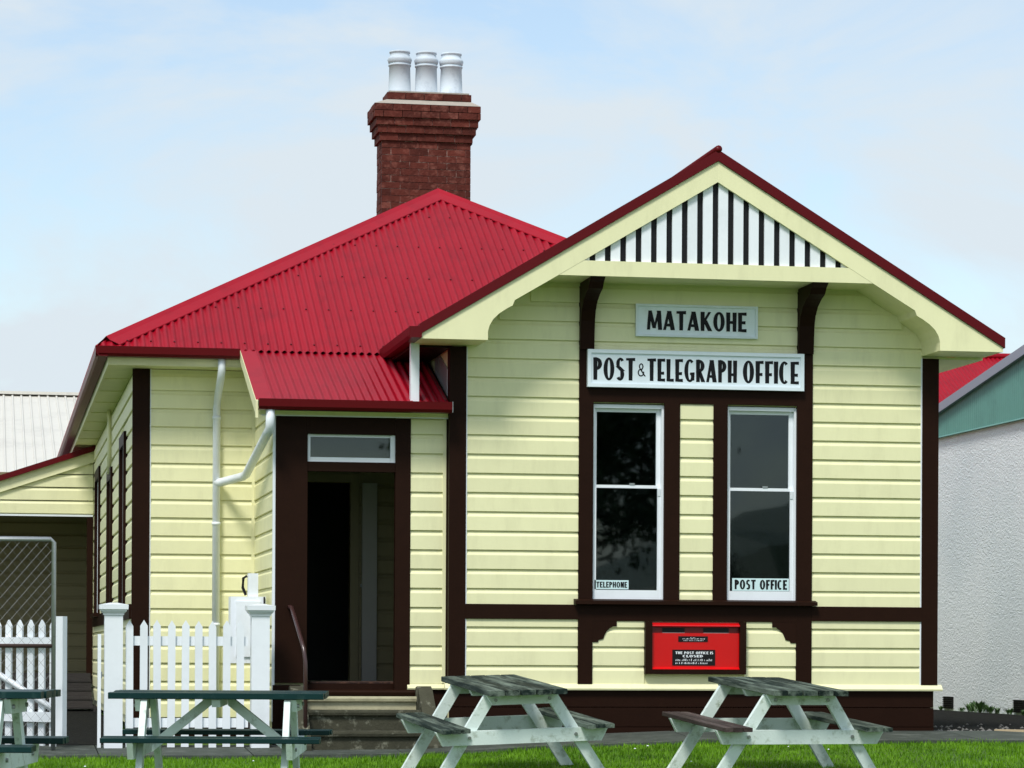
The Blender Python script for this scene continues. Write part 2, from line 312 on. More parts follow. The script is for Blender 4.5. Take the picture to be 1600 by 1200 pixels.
def sash(x0, x1, zm):
    wdw = mk('window', raw(*(lambda q: (q, BOXF))(boxv(x0, x1, .085, .115, wz1 - .012, wz1))), WHITE, H)
    boxes('frame', [(x0, x0 + .02, .0, .115, wz0, wz1 - .013), (x1 - .02, x1, .0, .115, wz0, wz1 - .013), (x0 + .021, x1 - .021, .0, .08, wz1 - .046, wz1 - .013)], WHITE, wdw)
    boxes('sash', [(x0 + .021, x0 + .046, .045, .085, zm, wz1 - .047), (x1 - .062, x1 - .021, .045, .085, zm, wz1 - .047), (x0 + .047, x1 - .063, .045, .085, wz1 - .08, wz1 - .047), (x0 + .021, x1 - .021, .03, .084, zm - .03, zm - .001)], WHITE, wdw)
    boxes('sash', [(x0 + .021, x0 + .04, .012, .043, wz0 + .125, zm - .031), (x1 - .055, x1 - .021, .012, .043, wz0 + .125, zm - .031), (x0 + .021, x1 - .021, .010, .043, wz0 + .004, wz0 + .124)], WHITE, wdw)
    box('pane', x0 + .046, x1 - .062, .062, .066, zm, wz1 - .08, GLASS, wdw); box('pane', x0 + .04, x1 - .055, .026, .03, wz0 + .124, zm - .03, GLASS, wdw)
    prism('sash_horn', [(.005, zm - .10), (.03, zm - .14), (.03, zm - .03), (.0, zm - .03)], 'x', x1 - .054, x1 - .03, WHITE, wdw)
    box('sash_lock', (x0 + x1) / 2 + .02, (x0 + x1) / 2 + .07, .025, .045, zm + .0, zm + .018, STEEL, wdw)
sash(SL[0], SL[1], 2.345); sash(SR[0], SR[1], 2.335)
# base
prism('drip_cap', [(0, .402), (-.07, .402), (-.075, .418), (-.025, .462), (0, .462)], 'x', -.06, WX + .07, CREAM, H)
fb = box('foundation', 0.0, WX - .03, .0, .12, -.35, .40, BROWN, H)
for z0, z1, o_ in ((.245, .40, .026), (.058, .238, .036), (-.16, .052, .046)):
    box('base_board', -.015, WX - .01, -o_, -.001, z0, z1, BROWN, fb)
slab('side_wall', 'y', .001, 4.2, .12, 3.7, WX - .10, WX, [], CREAM, H)
slab('side_wall', 'y', .121, 4.2, .12, 3.9, .0, .10, [(.6, 1.5, .46, 2.45)], CREAM, H)
box('base_board', WX - .015, WX - .001, .001, 4.2, -.3, .40, BROWN, H)
# brackets carrying the gable
bpoly = [(0, 3.615), (-.03, 3.615), (-.04, 3.75), (-.055, 3.88), (-.09, 3.97), (-.17, 4.05), (-.30, 4.11), (-.41, 4.14), (-.46, 4.195), (-.525, 4.235), (0, 4.235)]
for (a, b) in (VL, VR): prism('gable_bracket', [(p[0] - .037, p[1]) for p in bpoly], 'x', a + .002, b - .002, BROWN, H)
# ---- gable front
YB = -.58
half = [(2.164, 3.622), (2.164, 3.70), (2.150, 3.755), (2.115, 3.815), (2.06, 3.868), (1.99, 3.915), (1.935, 3.945), (1.915, 3.995)]
rake = lambda d, top: top - TAN * d        # z at horizontal distance d from the ridge
inn = 5.142; outp = 5.335
for s in (-1, 1):
    X = lambda d: AX + s * d
    poly = [(X(0), outp), (X(2.785), rake(2.785, outp)), (X(2.785), 3.622)] + [(X(d), z) for d, z in half] + [(X(1.505), 4.238), (X(0), inn)]
    prism('barge_board', poly, 'y', YB, YB + .03, CREAM, H)
zb0, zb1 = 4.238, 4.378
dtop = (inn - zb1) / TAN
prism('gable_beam', [(AX - 1.503, zb0), (AX + 1.503, zb0), (AX + dtop - .003, zb1), (AX - dtop + .003, zb1)], 'y', YB + .002, YB + .034, CREAM, H)
gp = prism('gable_infill', [(AX - 1.70, 4.25), (AX + 1.70, 4.25), (AX, 5.27)], 'y', YB + .065, YB + .09, BLACK, H)
pitch = (1311.5 - 927) / 16; xc = [P(927 + pitch * i, 400, y=YB)[0] for i in range(17)]
for a, b in zip([xc[0] - .138] + xc, xc + [xc[-1] + .138]):
    a2, b2 = max(a + .028, AX - dtop + .01), min(b - .028, AX + dtop - .01)
    if b2 - a2 < .02: continue
    zt = lambda x: inn - TAN * abs(x - AX) + .02
    zl = zb1 - random.uniform(.0, .012)
    pl = [(a2, zl), (b2, zl), (b2, zt(b2))] + ([(AX, zt(AX))] if a2 < AX < b2 else []) + [(a2, zt(a2))]
    prism('gable_slat', pl, 'y', YB + .036, YB + .058, WHITE, gp)
# soffit below the gable, following the barge board
lowl = [(-2.785, 3.622)] + [(-d, z) for d, z in half] + [(-1.505, 4.238)]
prof_s = [(AX + d, z) for d, z in lowl] + [(AX - d, z) for d, z in reversed(lowl)]
vv = [(x, YB + .031, z + .002) for x, z in prof_s] + [(x, 0.0, z + .002) for x, z in prof_s]
nn_ = len(prof_s)
mk('gable_soffit', raw(vv, [(i, i + 1, nn_ + i + 1, nn_ + i) for i in range(nn_ - 1)]), CREAM, H)
# eaves of the wing
boxes('eave_soffit', [(AX - 2.785, -.02, .001, 1.66, 3.60, 3.622)], BROWN, H); box('eave_soffit', WX + .002, AX + 2.785, .001, 4.2, 3.60, 3.622, CREAM, H)
box('eave_fascia', AX + 2.75, AX + 2.785, .001, 4.2, 3.623, 3.70, CREAM, H)
# ---- wing roof
ZR = 5.425
R = thing('x', None, None); bpy.data.objects.remove(R)
roof = box('roof', -2.9, 4.3, 5.6, 15.9, 3.66, 3.70, LINING, H)
E0 = (-3.249, 1.6, 3.711); KM = .562; TM = 3.94; ca = 1 / math.sqrt(1 + KM * KM); sa = KM * ca
cw = 1 / math.sqrt(1 + TAN * TAN); sw = TAN * cw
valley = lambda z: 1.6 + (z - 3.711) / KM + .05
for s in (-1, 1):
    D0 = 2.80
    # across = y, up the slope = toward ridge
    O_ = (AX + s * D0, -.60, ZR - TAN * D0); v_ = (-s * cw, 0, sw); k = 60
    V = []; Fc = []
    ny = 2
    per, amp = .0762, .0095; ymax = 5.2; ks = int((ymax + .6) / per * 6)
    nrm = np.array([s * sw, 0, cw])
    for i in range(ks + 1):
        yy = -.60 + (ymax + .6) * i / ks
        # lower end of this corrugation: eave or valley
        zlow = ZR - TAN * D0
        if yy > valley(zlow): zlow = min(ZR, 3.711 + KM * (yy - 1.65))
        d0 = (ZR - zlow) / TAN
        for d, z in ((d0, zlow), (0, ZR)):
            V.append(np.array([AX + s * d, yy, z]) + nrm * amp * math.cos(2 * math.pi * yy / per))
    for i in range(ks): Fc.append((2 * i, 2 * i + 2, 2 * i + 3, 2 * i + 1))
    mk('roof_sheet', raw(V, Fc), ROOF, roof, smooth=True)
    # barge flashing
    X = lambda d: AX + s * d
    prism('barge_flashing', [(X(0), outp + .003), (X(2.80), rake(2.80, outp + .003)), (X(2.80), rake(2.80, outp + .10)), (X(0), outp + .105)], 'y', YB - .02, YB + .10, GUTTER, roof)
tube('ridge_cap', [(AX, YB - .022, ZR + .022), (AX, 4.6, ZR + .022)], .035, GUTTER, roof)
# ---- main hip roof
U0 = (1, 0, 0)
sw_ = .762; k = 0; scr = []
while k * sw_ < 2 * TM - .05:
    a = max(.03, k * sw_); b = min(a + sw_ + .036, 2 * TM - .03)
    n_off = np.array([0, -sa, ca]) * (.0018 * (k % 2)); dn = random.uniform(-.012, .006)
    corr('roof_sheet', np.array(E0) + n_off, U0, (0, ca, sa), a, b, lambda s: -.05 + dn, lambda s: min(s, 2 * TM - s) / ca, ROOF, roof, amp=.013)
    k += 1
V = []; F_ = []
for l in (.10, 1.0, 1.9, 2.8, 3.7):
    for c in range(0, 104, 3):
        s_ = (c + 1) * .0762
        if l * ca > min(s_, 2 * TM - s_) - .12: continue
        p = np.array(E0) + np.array([s_, l * ca, l * sa]) + np.array([0, -sa, ca]) * .0125; q = len(V); h = .009
        V += [p + np.array([dx * h, dy * h * ca - dz * sa, dy * h * sa + dz * ca]) for dz in (0, .010) for dx, dy in ((-1, -1), (1, -1), (1, 1), (-1, 1))]; F_ += [tuple(i + q for i in t) for t in BOXF]
o_ = mk('roof_screws', raw(V, F_), GUTTER, roof); o_['kind'] = 'stuff'
corr('roof_sheet', (E0[0], 20.0, E0[2]), (0, -1, 0), (ca, 0, sa), .03, 18.4, lambda s: 0, lambda s: min(s, TM, 18.4 - s) / ca, ROOF, roof, spp=6)
corr('roof_sheet', (E0[0] + 2 * TM, 1.6, E0[2]), (0, 1, 0), (-ca, 0, sa), .03, 18.4, lambda s: 0, lambda s: min(s, TM, 18.4 - s) / ca, ROOF, roof, spp=4)
corr('roof_sheet', (E0[0] + 2 * TM, 20.0, E0[2]), (-1, 0, 0), (0, -ca, sa), .03, 2 * TM - .03, lambda s: 0, lambda s: min(s, 2 * TM - s) / ca, ROOF, roof, spp=4)
APX = np.array([E0[0] + TM, 1.6 + TM, E0[2] + KM * TM])
def hip(p0, p1, n1, n2, name='hip_cap'):
    p0, p1 = np.array(p0, float), np.array(p1, float); d = (p1 - p0) / np.linalg.norm(p1 - p0)
    rows = []
    for n_ in (n1, n2):
        n_ = np.array(n_, float); n_ /= np.linalg.norm(n_); t = np.cross(n_, d); t /= np.linalg.norm(t)
        if t[2] > 0: t = -t
        rows.append((t, n_))
    V = []
    for p in (p0, p1):
        (t1, m1), (t2, m2) = rows; c = p + np.array([0, 0, .05])
        V += [p + t1 * .17 + m1 * .008, p + t1 * .165 + m1 * .017, p + t1 * .045 + m1 * .028, c, p + t2 * .045 + m2 * .028, p + t2 * .165 + m2 * .017, p + t2 * .17 + m2 * .008]
    F_ = [(i, i + 1, 7 + i + 1, 7 + i) for i in range(6)]
    return mk(name, raw(V, F_), ROOF, roof)
nf, nl, nr = (0, -sa, ca), (-sa, 0, ca), (sa, 0, ca)
lead = np.array([.10, .10, .10 * KM])
hip(np.array(E0) + lead, APX, nf, nl); hip(np.array([E0[0] + 2 * TM, 1.6, E0[2]]), APX, nf, nr); hip(APX, np.array([APX[0], 16.06, APX[2]]), nl, nr, 'ridge_cap')
# gutters and eaves of the main block
gp_ = [(.0, 0), (-.085, .004), (-.105, .03), (-.112, .10), (-.104, .10), (-.097, .035), (-.08, .012), (.0, .012)]
prism('gutter', [(1.615 + a, 3.603 + b) for a, b in gp_], 'x', -3.255, -1.86, GUTTER, H)
prism('gutter', [(-3.14 + a, 3.603 + b) for a, b in gp_], 'y', 1.505, 20, GUTTER, H)
box('eave_fascia', -3.13, -1.665, 1.66, 1.682, 3.535, 3.66, CREAM, H); box('eave_fascia', -3.13, -3.108, 1.683, 19.9, 3.535, 3.66, CREAM, H)
boxes('eave_soffit', [(-3.107, -1.645, 1.683, 2.10, 3.545, 3.56), (-3.107, -2.846, 2.101, 19.9, 3.545, 3.56)], CREAM, H)
for yy in np.arange(3.2, 19, 1.45): box('soffit_batten', -3.10, -2.85, yy, yy + .04, 3.533, 3.544, CREAM, H)
# ---- main block walls
MY = 2.1; MXL = -2.845
mw = slab('front_wall', 'x', MXL, 0, .0, 3.54, MY, MY + .1, [(-1.18, -.62, .46, 2.45)], CREAM, H)
boards(mw, 0, MY, 0, -2, 17, lambda z0, z1: [(-2.70, -1.69)])
slab('lobby_shade_lining', 'x', -1.55, -.001, .453, 3.0, MY - .004, MY - .0005, [(-1.18, -.62, .453, 2.45)], OLIVE_SHADE, H)  # dark sheet over the cream wall, keeps painted lobby shade in board gaps
boards(mw, 0, MY - .004, 0, 0, 13, lambda z0, z1: [(-.61, -.01)] + ([(-1.54, -1.26)]), me=BOARD_D)  # cream boards with the lobby's shade put into their colour
box('corner_board', MXL - .028, -2.70, MY - .034, MY, -.1, 3.54, BROWN, H)
box('edge_strip', -2.70, -2.688, MY - .026, MY, -.1, 3.54, WHITE, H)
box('corner_stop', -1.69, -1.641, MY - .03, MY, -.1, 3.54, CREAM, H)
wins = [(3.64, 4.54, 1.235, 2.90), (7.04, 7.96, 1.235, 2.74), (10.85, 12.1, 1.235, 2.98)]
lw = slab('side_wall', 'y', MY + .001, 19.9, .0, 3.54, MXL, MXL + .1, wins, CREAM, H)
def lspan(z0, z1):          # along = 19.9 - y
    cuts = [(a - .13, b + .13) for a, b, c, d in wins if z1 > c - .02 and z0 < d + .14]
    segs = []; cur = MY + .02
    for a, b in cuts: segs.append((cur, a)); cur = b
    segs.append((cur, 19.8)); return [(19.9 - b, 19.9 - a) for a, b in segs]
boards(lw, MXL, 19.9, -math.pi / 2, -2, 17, lspan)
box('belt_rail', MXL - .05, MXL - .0, 2.14, 13.0, 1.07, 1.215, BROWN, H)
for (a, b, c, d) in wins:
    wdw = boxes('window', [(MXL - .05, MXL, a - .13, a, c, d + .13), (MXL - .05, MXL, b, b + .13, c, d + .13), (MXL - .05, MXL, a, b, d, d + .13)], BROWN, H)
    boxes('sash', [(MXL - .012, MXL + .03, a, a + .05, c, d), (MXL - .012, MXL + .03, b - .05, b, c, d), (MXL - .01, MXL + .03, a + .05, b - .05, c, c + .1), (MXL - .01, MXL + .03, a + .05, b - .05, d - .05, d), (MXL - .01, MXL + .03, a + .05, b - .05, (c + d) / 2 - .02, (c + d) / 2 + .02)], WHITE, wdw)
    box('pane', MXL + .012, MXL + .016, a + .05, b - .05, c + .1, d - .05, GLASS, wdw)
    box('sill', MXL - .10, MXL, a - .16, b + .16, c - .05, c, BROWN, wdw)
tube('conduit', [(MXL - .05, 7.25, 3.54), (MXL - .05, 7.25, 2.80)], .025, CREAM, H)
box('foundation', MXL - .02, 0, MY - .02, MY - .001, -.3, .09, BROWN, H)
slab('rear_wall', 'x', MXL, 4.3, 0, 3.6, 19.9, 20.0, [], CREAM, H); slab('side_wall', 'y', 4.2, 19.9, 0, 3.6, 4.2, 4.3, [], CREAM, H)
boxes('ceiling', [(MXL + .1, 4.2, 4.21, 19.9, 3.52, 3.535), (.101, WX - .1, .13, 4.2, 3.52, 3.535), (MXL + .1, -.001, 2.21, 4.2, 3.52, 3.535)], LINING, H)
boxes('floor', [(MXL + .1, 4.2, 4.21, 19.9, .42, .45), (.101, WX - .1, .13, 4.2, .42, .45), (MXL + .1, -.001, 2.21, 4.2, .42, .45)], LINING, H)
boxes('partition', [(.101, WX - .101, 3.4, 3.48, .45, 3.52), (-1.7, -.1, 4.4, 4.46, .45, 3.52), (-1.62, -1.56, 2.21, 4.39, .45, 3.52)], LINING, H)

# ---- chimney
CH = 8.0
core_l, core_r, dep = .372, 1.464, .45
ch = boxes('chimney', [(core_l + .008, core_r - .008, CH + .008, CH + dep, 5.3, 7.0), (.36, 1.48, CH - .018, CH + dep + .018, 6.93, 7.02), (.33, 1.51, CH - .045, CH + dep + .045, 7.021, 7.11), (.305, 1.535, CH - .07, CH + dep + .07, 7.111, 7.34), (.455, 1.47, CH + .07, CH + dep - .02, 7.34, 7.515)], MORTAR, H)
def unit(w): return raw(boxv(0, w, 0, 1, 0, 1), BOXF)
BRK = raw(boxv(0, 1, 0, 1, 0, 1), BOXF); BRK.materials.append(BRICK)
def course(xl, xr, yf, yb, z, h, off):
    L = .228; j = .008
    def run(n0, n1):
        p = n0 - (L / 2 if off else 0); o_ = []
        while p < n1 - .01:
            a, b = max(p, n0), min(p + L, n1)
            if b - a > .03: o_.append((a, b))
            p += L
        return o_
    for a, b in run(xl, xr):
        e = random.uniform(-.003, .003); mk('brick', BRK, None, ch, (a + j / 2, yf + e, z + j / 2), (0, 0, 0), (b - a - j, .10, h - j))
    for a, b in run(yf + .105, yb):
        e = random.uniform(-.003, .003); mk('brick', BRK, None, ch, (xl + e, a + j / 2, z + j / 2), (0, 0, 0), (.10, b - a - j, h - j))
        mk('brick', BRK, None, ch, (xr - .10 + e, a + j / 2, z + j / 2), (0, 0, 0), (.10, b - a - j, h - j))
z = 6.92 - .082 * 13; i = 0
while z < 6.91: course(core_l, core_r, CH, CH + dep, z, .082, i % 2); z += .082; i += 1
for k, (o_, z0, h) in enumerate(((.028, 6.92, .09), (.055, 7.01, .09), (.08, 7.10, .09), (.105, 7.19, .082), (.105, 7.272, .082))):
    course(core_l - o_, core_r + o_, CH - o_, CH + dep + o_, z0, h, k % 2)
fl = [(core_l - .10, CH - .10, 7.355), (core_r + .10, CH - .10, 7.355), (core_r + .10, CH + dep + .10, 7.355), (core_l - .10, CH + dep + .10, 7.355), (.44, CH + .05, 7.43), (1.477, CH + .05, 7.43), (1.477, CH + dep, 7.43), (.44, CH + dep, 7.43)]
mk('flaunching', raw(fl, BOXF), WEATHERING, ch)
course(.44, 1.477, CH + .045, CH + dep, 7.432, .09, 0)
box('flaunching', .47, 1.45, CH + .07, CH + dep - .03, 7.524, 7.54, WEATHERING, ch)
pp = [(.145, 0), (.145, .03), (.137, .04), (.128, .33), (.138, .335), (.140, .352), (.130, .357), (.130, .368), (.140, .374), (.142, .39), (.150, .41), (.142, .435), (.122, .455), (.118, .49), (.128, .497), (.128, .515), (.112, .515), (.108, .45), (.108, .2)]
PM = lathe_me(pp)
for px in (624.5, 666, 705):
    p = P(px, 110, y=CH + .24); mk('chimney_pot', PM, POT, ch, (p[0], CH + .24, 7.535), (0, 0, random.random()), (1, 1, 1.0 + random.uniform(-.01, .01)), smooth=True)

# ---- porch
PY = .10; PXL = -1.64
box('door_frame', PXL - .002, -1.345, PY - .03, PY + .06, .46, 2.945, BROWN, H)
dfr = boxes('door_frame', [(-.52, -.378, PY - .03, PY + .06, .385, 2.935), (-1.344, -.521, PY - .03, PY + .06, 2.78, 2.94), (-1.344, -.521, PY - .02, PY + .06, 2.434, 2.522)], BROWN, H)
boxes('transom_frame', [(-1.344, -1.318, PY - .005, PY + .04, 2.523, 2.779), (-.565, -.521, PY - .005, PY + .04, 2.523, 2.779), (-1.317, -.566, PY - .005, PY + .04, 2.523, 2.565), (-1.317, -.566, PY + .01, PY + .04, 2.755, 2.779)], WHITE, dfr)
box('pane', -1.317, -.566, PY + .02, PY + .024, 2.565, 2.755, GLASS, dfr)
pwall = boxes('porch_wall', [(-.377, -.0, PY, PY + .08, .12, 2.96), (PXL, -1.345, PY + .061, PY + .1, .12, 2.96)], CREAM, H)
boards(pwall, 0, PY, 0, 0, 14, lambda a, b: [(-.375, -.072)])
box('corner_stop', -.072, -.040, PY - .028, PY, .46, 2.94, CREAM, H); box('corner_stop', -.039, -.029, PY - .045, PY, .46, 2.94, BROWN, H)
ps = prism('porch_side_wall', [(PY + .101, -.05), (MY, -.05), (MY, 3.5), (1.55, 3.5), (PY + .101, 3.04)], 'x', PXL, PXL + .09, CREAM, H)
boards(ps, PXL, MY, -math.pi / 2, -2, 17, lambda a, b: [(.03, MY - max(PY + .02, -.17 + (b - 3.02) / .377))])
box('edge_strip', PXL - .027, PXL - .003, PY - .022, PY + .02, .1, 2.95, WHITE, H)
prism('drip_cap', [(PY, .402), (PY - .06, .402), (PY - .065, .416), (PY - .02, .455), (PY, .455)], 'x', -.40, -.03, CREAM, H)
box('base_board', -.40, -.03, PY - .03, PY - .001, -.25, .40, BROWN, H); box('base_board', PXL - .02, -1.40, PY - .03, PY + .05, -.25, .44, BROWN, H)
prism('threshold', [(PY + .12, .40), (PY - .04, .40), (PY - .085, .392), (PY - .10, .375), (PY - .09, .345), (PY + .12, .345)], 'x', -1.42, -.32, BROWN, H)
box('porch_floor', PXL + .09, -.001, PY + .121, MY - .001, .36, .452, BROWN, H)
box('fascia', -1.80, -.03, PY - .06, PY - .031, 2.945, 3.01, CREAM, H); box('edge_strip', -1.78, -.03, PY - .066, PY - .0605, 2.938, 2.95, WHITE, H)
boxes('porch_soffit', [(-1.80, -.03, -.16, PY - .001, 3.0, 3.012)], CREAM, H)
# porch roof
PO = np.array((-1.84, -.17, 3.055)); pt = .358; cp = 1 / math.sqrt(1 + pt * pt); sp = pt * cp
LEN = 1.80 / cp
pr = prism('roof', [(-.12, 3.03), (1.64, 3.03 + pt * 1.76), (1.64, 3.005 + pt * 1.76), (-.12, 3.005)], 'x', -1.82, -.001, LINING, H)
for k in range(3):
    a = .13 + k * .5715; b = min(a + .5715 + .03, 1.80)
    corr('roof_sheet', PO + np.array([0, random.uniform(-.006, .006), .0016 * (k % 2)]), (1, 0, 0), (0, cp, sp), a, b, lambda s: 0, lambda s: LEN, ROOF, pr, amp=.012)
fv = [PO + np.array([a, 0, .018]) + np.array([0, cp, sp]) * l for a in (-.01, .14) for l in (0, LEN)]
fv += [p - np.array([0, 0, .012]) for p in fv]
mk('verge_flashing', raw(fv, [(0, 1, 3, 2), (4, 6, 7, 5), (0, 4, 5, 1), (2, 3, 7, 6), (0, 2, 6, 4), (1, 5, 7, 3)]), ROOF, pr)
bv = [(-.19, 3.06), (1.60, 3.06 + pt * 1.79), (1.60, 3.06 + pt * 1.79 - .10), (-.13, 2.95), (-.16, 2.90), (-.19, 2.90)]
prism('verge_board', bv, 'x', -1.855, -1.832, CREAM, pr)
prism('gutter', [(-.155 + a, 2.972 + b) for a, b in gp_], 'x', -1.83, -.035, GUTTER, pr)
box('gutter_end', -.036, -.030, -.27, -.155, 2.975, 3.075, STEEL, pr)
# wing eave gutter over the porch, stepped flashing on the wing wall
prism('gutter', [(-.375 + a, 3.628 + b) for a, b in gp_], 'y', -.60, 1.55, GUTTER, H)
boxes('gutter_end', [(-.49, -.375, -.606, -.60, 3.628, 3.73)], GUTTER, H)
for k in range(4):
    y0 = -.02 + k * .26; zb = 3.07 + pt * (y0 + .17)
    prism('step_flashing', [(y0, zb - .03), (y0 + .25, zb + .05), (y0 + .25, zb + .30), (y0, zb + .22)], 'x', -.012 - .002 * (k % 2), -.001, STEEL if k else WHITE, H)
# downpipes
def dpipe(pts, r=.035):
    d = tube('downpipe', pts, r, WHITE, H, 14); return d
d1 = dpipe([(-2.03, 1.60, 3.61), (-2.03, 1.60, 3.50), (-2.035, 1.66, 3.42), (-2.04, 1.95, 3.27), (-2.045, 2.02, 3.17), (-2.045, 2.02, .05)], .038)
for zz in (3.05, 2.0, 1.0): tube('pipe_clip', [(-2.045, 2.02, zz), (-2.045, 2.02, zz + .03)], .045, WHITE, d1)
d2 = dpipe([(-1.72, -.19, 2.985), (-1.72, -.19, 2.85), (-1.722, -.17, 2.80), (-1.735, -.05, 2.765), (-1.80, 1.42, 2.475), (-1.82, 1.55, 2.46), (-2.0, 1.98, 2.425), (-2.045, 2.02, 2.42)], .042)
box('downpipe', -.405, -.325, -.10, -.02, 3.0, 3.66, WHITE, H)
# lobby inside the porch
boxes('inner_door_frame', [(-.70, -.62, MY - .03, MY + .1, .452, 2.53), (-1.25, -1.181, MY - .03, MY + .1, .452, 2.53), (-1.18, -.701, MY - .03, MY + .1, 2.451, 2.53)], OLIVE_SHADE, H)  # casing darkened in colour to go with the painted lobby shade
idoor = box('inner_door', -.588, -.44, MY - .10, MY - .05, .46, 2.44, DOOR_DIM, H); box('handle', -.60, -.589, MY - .09, MY - .06, 1.4, 1.43, STEEL, idoor)
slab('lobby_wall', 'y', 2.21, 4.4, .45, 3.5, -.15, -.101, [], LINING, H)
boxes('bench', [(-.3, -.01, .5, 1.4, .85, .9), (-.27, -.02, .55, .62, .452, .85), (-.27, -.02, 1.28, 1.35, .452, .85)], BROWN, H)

# ---- lean-to at the back left
LY = 13.3
lt = boxes('lean_to_wall', [(-6.5, MXL - .001, LY, LY + .08, 2.60, 2.785)], CREAM, H)
def lts(z0, z1):
    xr = MXL - .03
    return [(max(-6.5, MXL + (z0 + .165 - 3.49) / .337), xr)]
boards(lt, 0, LY, 0, 12, 17, lts)
rt = lambda x: 3.49 + .337 * (x - MXL)
prism('lean_to_barge', [(MXL - .01, rt(MXL) - .02), (-6.6, rt(-6.6) - .02), (-6.6, rt(-6.6) - .17), (MXL - .01, rt(MXL) - .17)], 'y', LY - .06, LY - .03, CREAM, lt)
prism('lean_to_roof', [(MXL - .005, rt(MXL) + .06), (-6.65, rt(-6.65) + .06), (-6.65, rt(-6.65) - .018), (MXL - .005, rt(MXL) - .018)], 'y', LY - .12, LY + 5.4, GUTTER, lt)
box('lean_to_lintel', -6.5, MXL - .03, LY - .03, LY - .023, 2.575, 2.60, WHITE, lt)
box('post', -2.955, -2.875, LY - .03, LY + .06, .40, 2.574, BROWN, lt)
lb = slab('lean_to_rear_wall', 'x', -6.5, MXL, .3, 3.3, LY + 2.2, LY + 2.3, [], OLIVE_SHADE, H)
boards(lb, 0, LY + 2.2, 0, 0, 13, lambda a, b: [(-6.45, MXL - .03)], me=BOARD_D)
boxes('lean_to_side_wall', [(-6.58, -6.5, LY, LY + 2.3, .3, 2.6)], CREAM, H)
boxes('lean_to_floor', [(-6.5, MXL - .03, LY, LY + 2.2, .3, .40)], TIMBER, H)

# ---- concrete entry steps
st = thing('entry_steps', 'weathered concrete entry steps below the brown doorway', 'steps', (-.86, -.3, -.19))
def part(o, root): o.parent = root; o.matrix_parent_inverse = Matrix.Translation(-root.location); return o
for (y0, zt, zb, m_) in ((-.10, .338, -.3, CONCC), (-.40, .215, -.3, CONC), (-.72, .03, -.32, CONC)):
    n = .03
    yb = -.002 if y0 > -.2 else y0 + .33
    part(prism('step', [(yb, zb), (y0 + n, zb), (y0 + n, zt - .055), (y0, zt - .045), (y0 - .006, zt - .02), (y0, zt), (yb, zt)], 'x', -1.385, -.335, m_, None), st)
for xa, xb in ((-.333, -.20), (-1.52, -1.387)):
    part(prism('cheek_wall', [(.0, -.35), (.0, .42), (-.10, .435), (-.20, .40), (-.74, -.02), (-.78, -.10), (-.78, -.35)], 'x', xa, xb, CONC, None), st)
hr = tag(tube('handrail', [(-1.51, .075, 1.165), (-1.51, .0, 1.165), (-1.50, -.05, 1.155), (-1.455, -.50, .86), (-1.44, -.60, .77), (-1.43, -.62, .65), (-1.425, -.62, -.14)], .02, RAILM), 'bent brown pipe handrail beside the entry steps', 'handrail')
mt = tag(box('door_mat', -1.28, -.40, .26, .95, .455, .47, MAT_D), 'brown patterned mat on the porch floor inside the doorway', 'door mat')

# ------------------------------------------------------------------ lettering
def ring(cx, cy, rx, ry, a0, a1, tx, ty, n=22):
    V = []; F_ = []
    for i in range(n + 1):
        a = math.radians(a0 + (a1 - a0) * i / n); V += [(cx + rx * math.cos(a), cy + ry * math.sin(a)), (cx + (rx - tx) * math.cos(a), cy + (ry - ty) * math.sin(a))]
    for i in range(n): F_.append((2 * i, 2 * i + 1, 2 * i + 3, 2 * i + 2))
    return V, F_
def quad(x0, y0, x1, y1, t0, t1=None, horiz=False):
    t1 = t0 if t1 is None else t1
    if horiz: return [(x0, y0 - t0 / 2), (x1, y1 - t1 / 2), (x1, y1 + t1 / 2), (x0, y0 + t0 / 2)], [(0, 1, 2, 3)]
    return [(x0 - t0 / 2, y0), (x0 + t0 / 2, y0), (x1 + t1 / 2, y1), (x1 - t1 / 2, y1)], [(0, 1, 2, 3)]
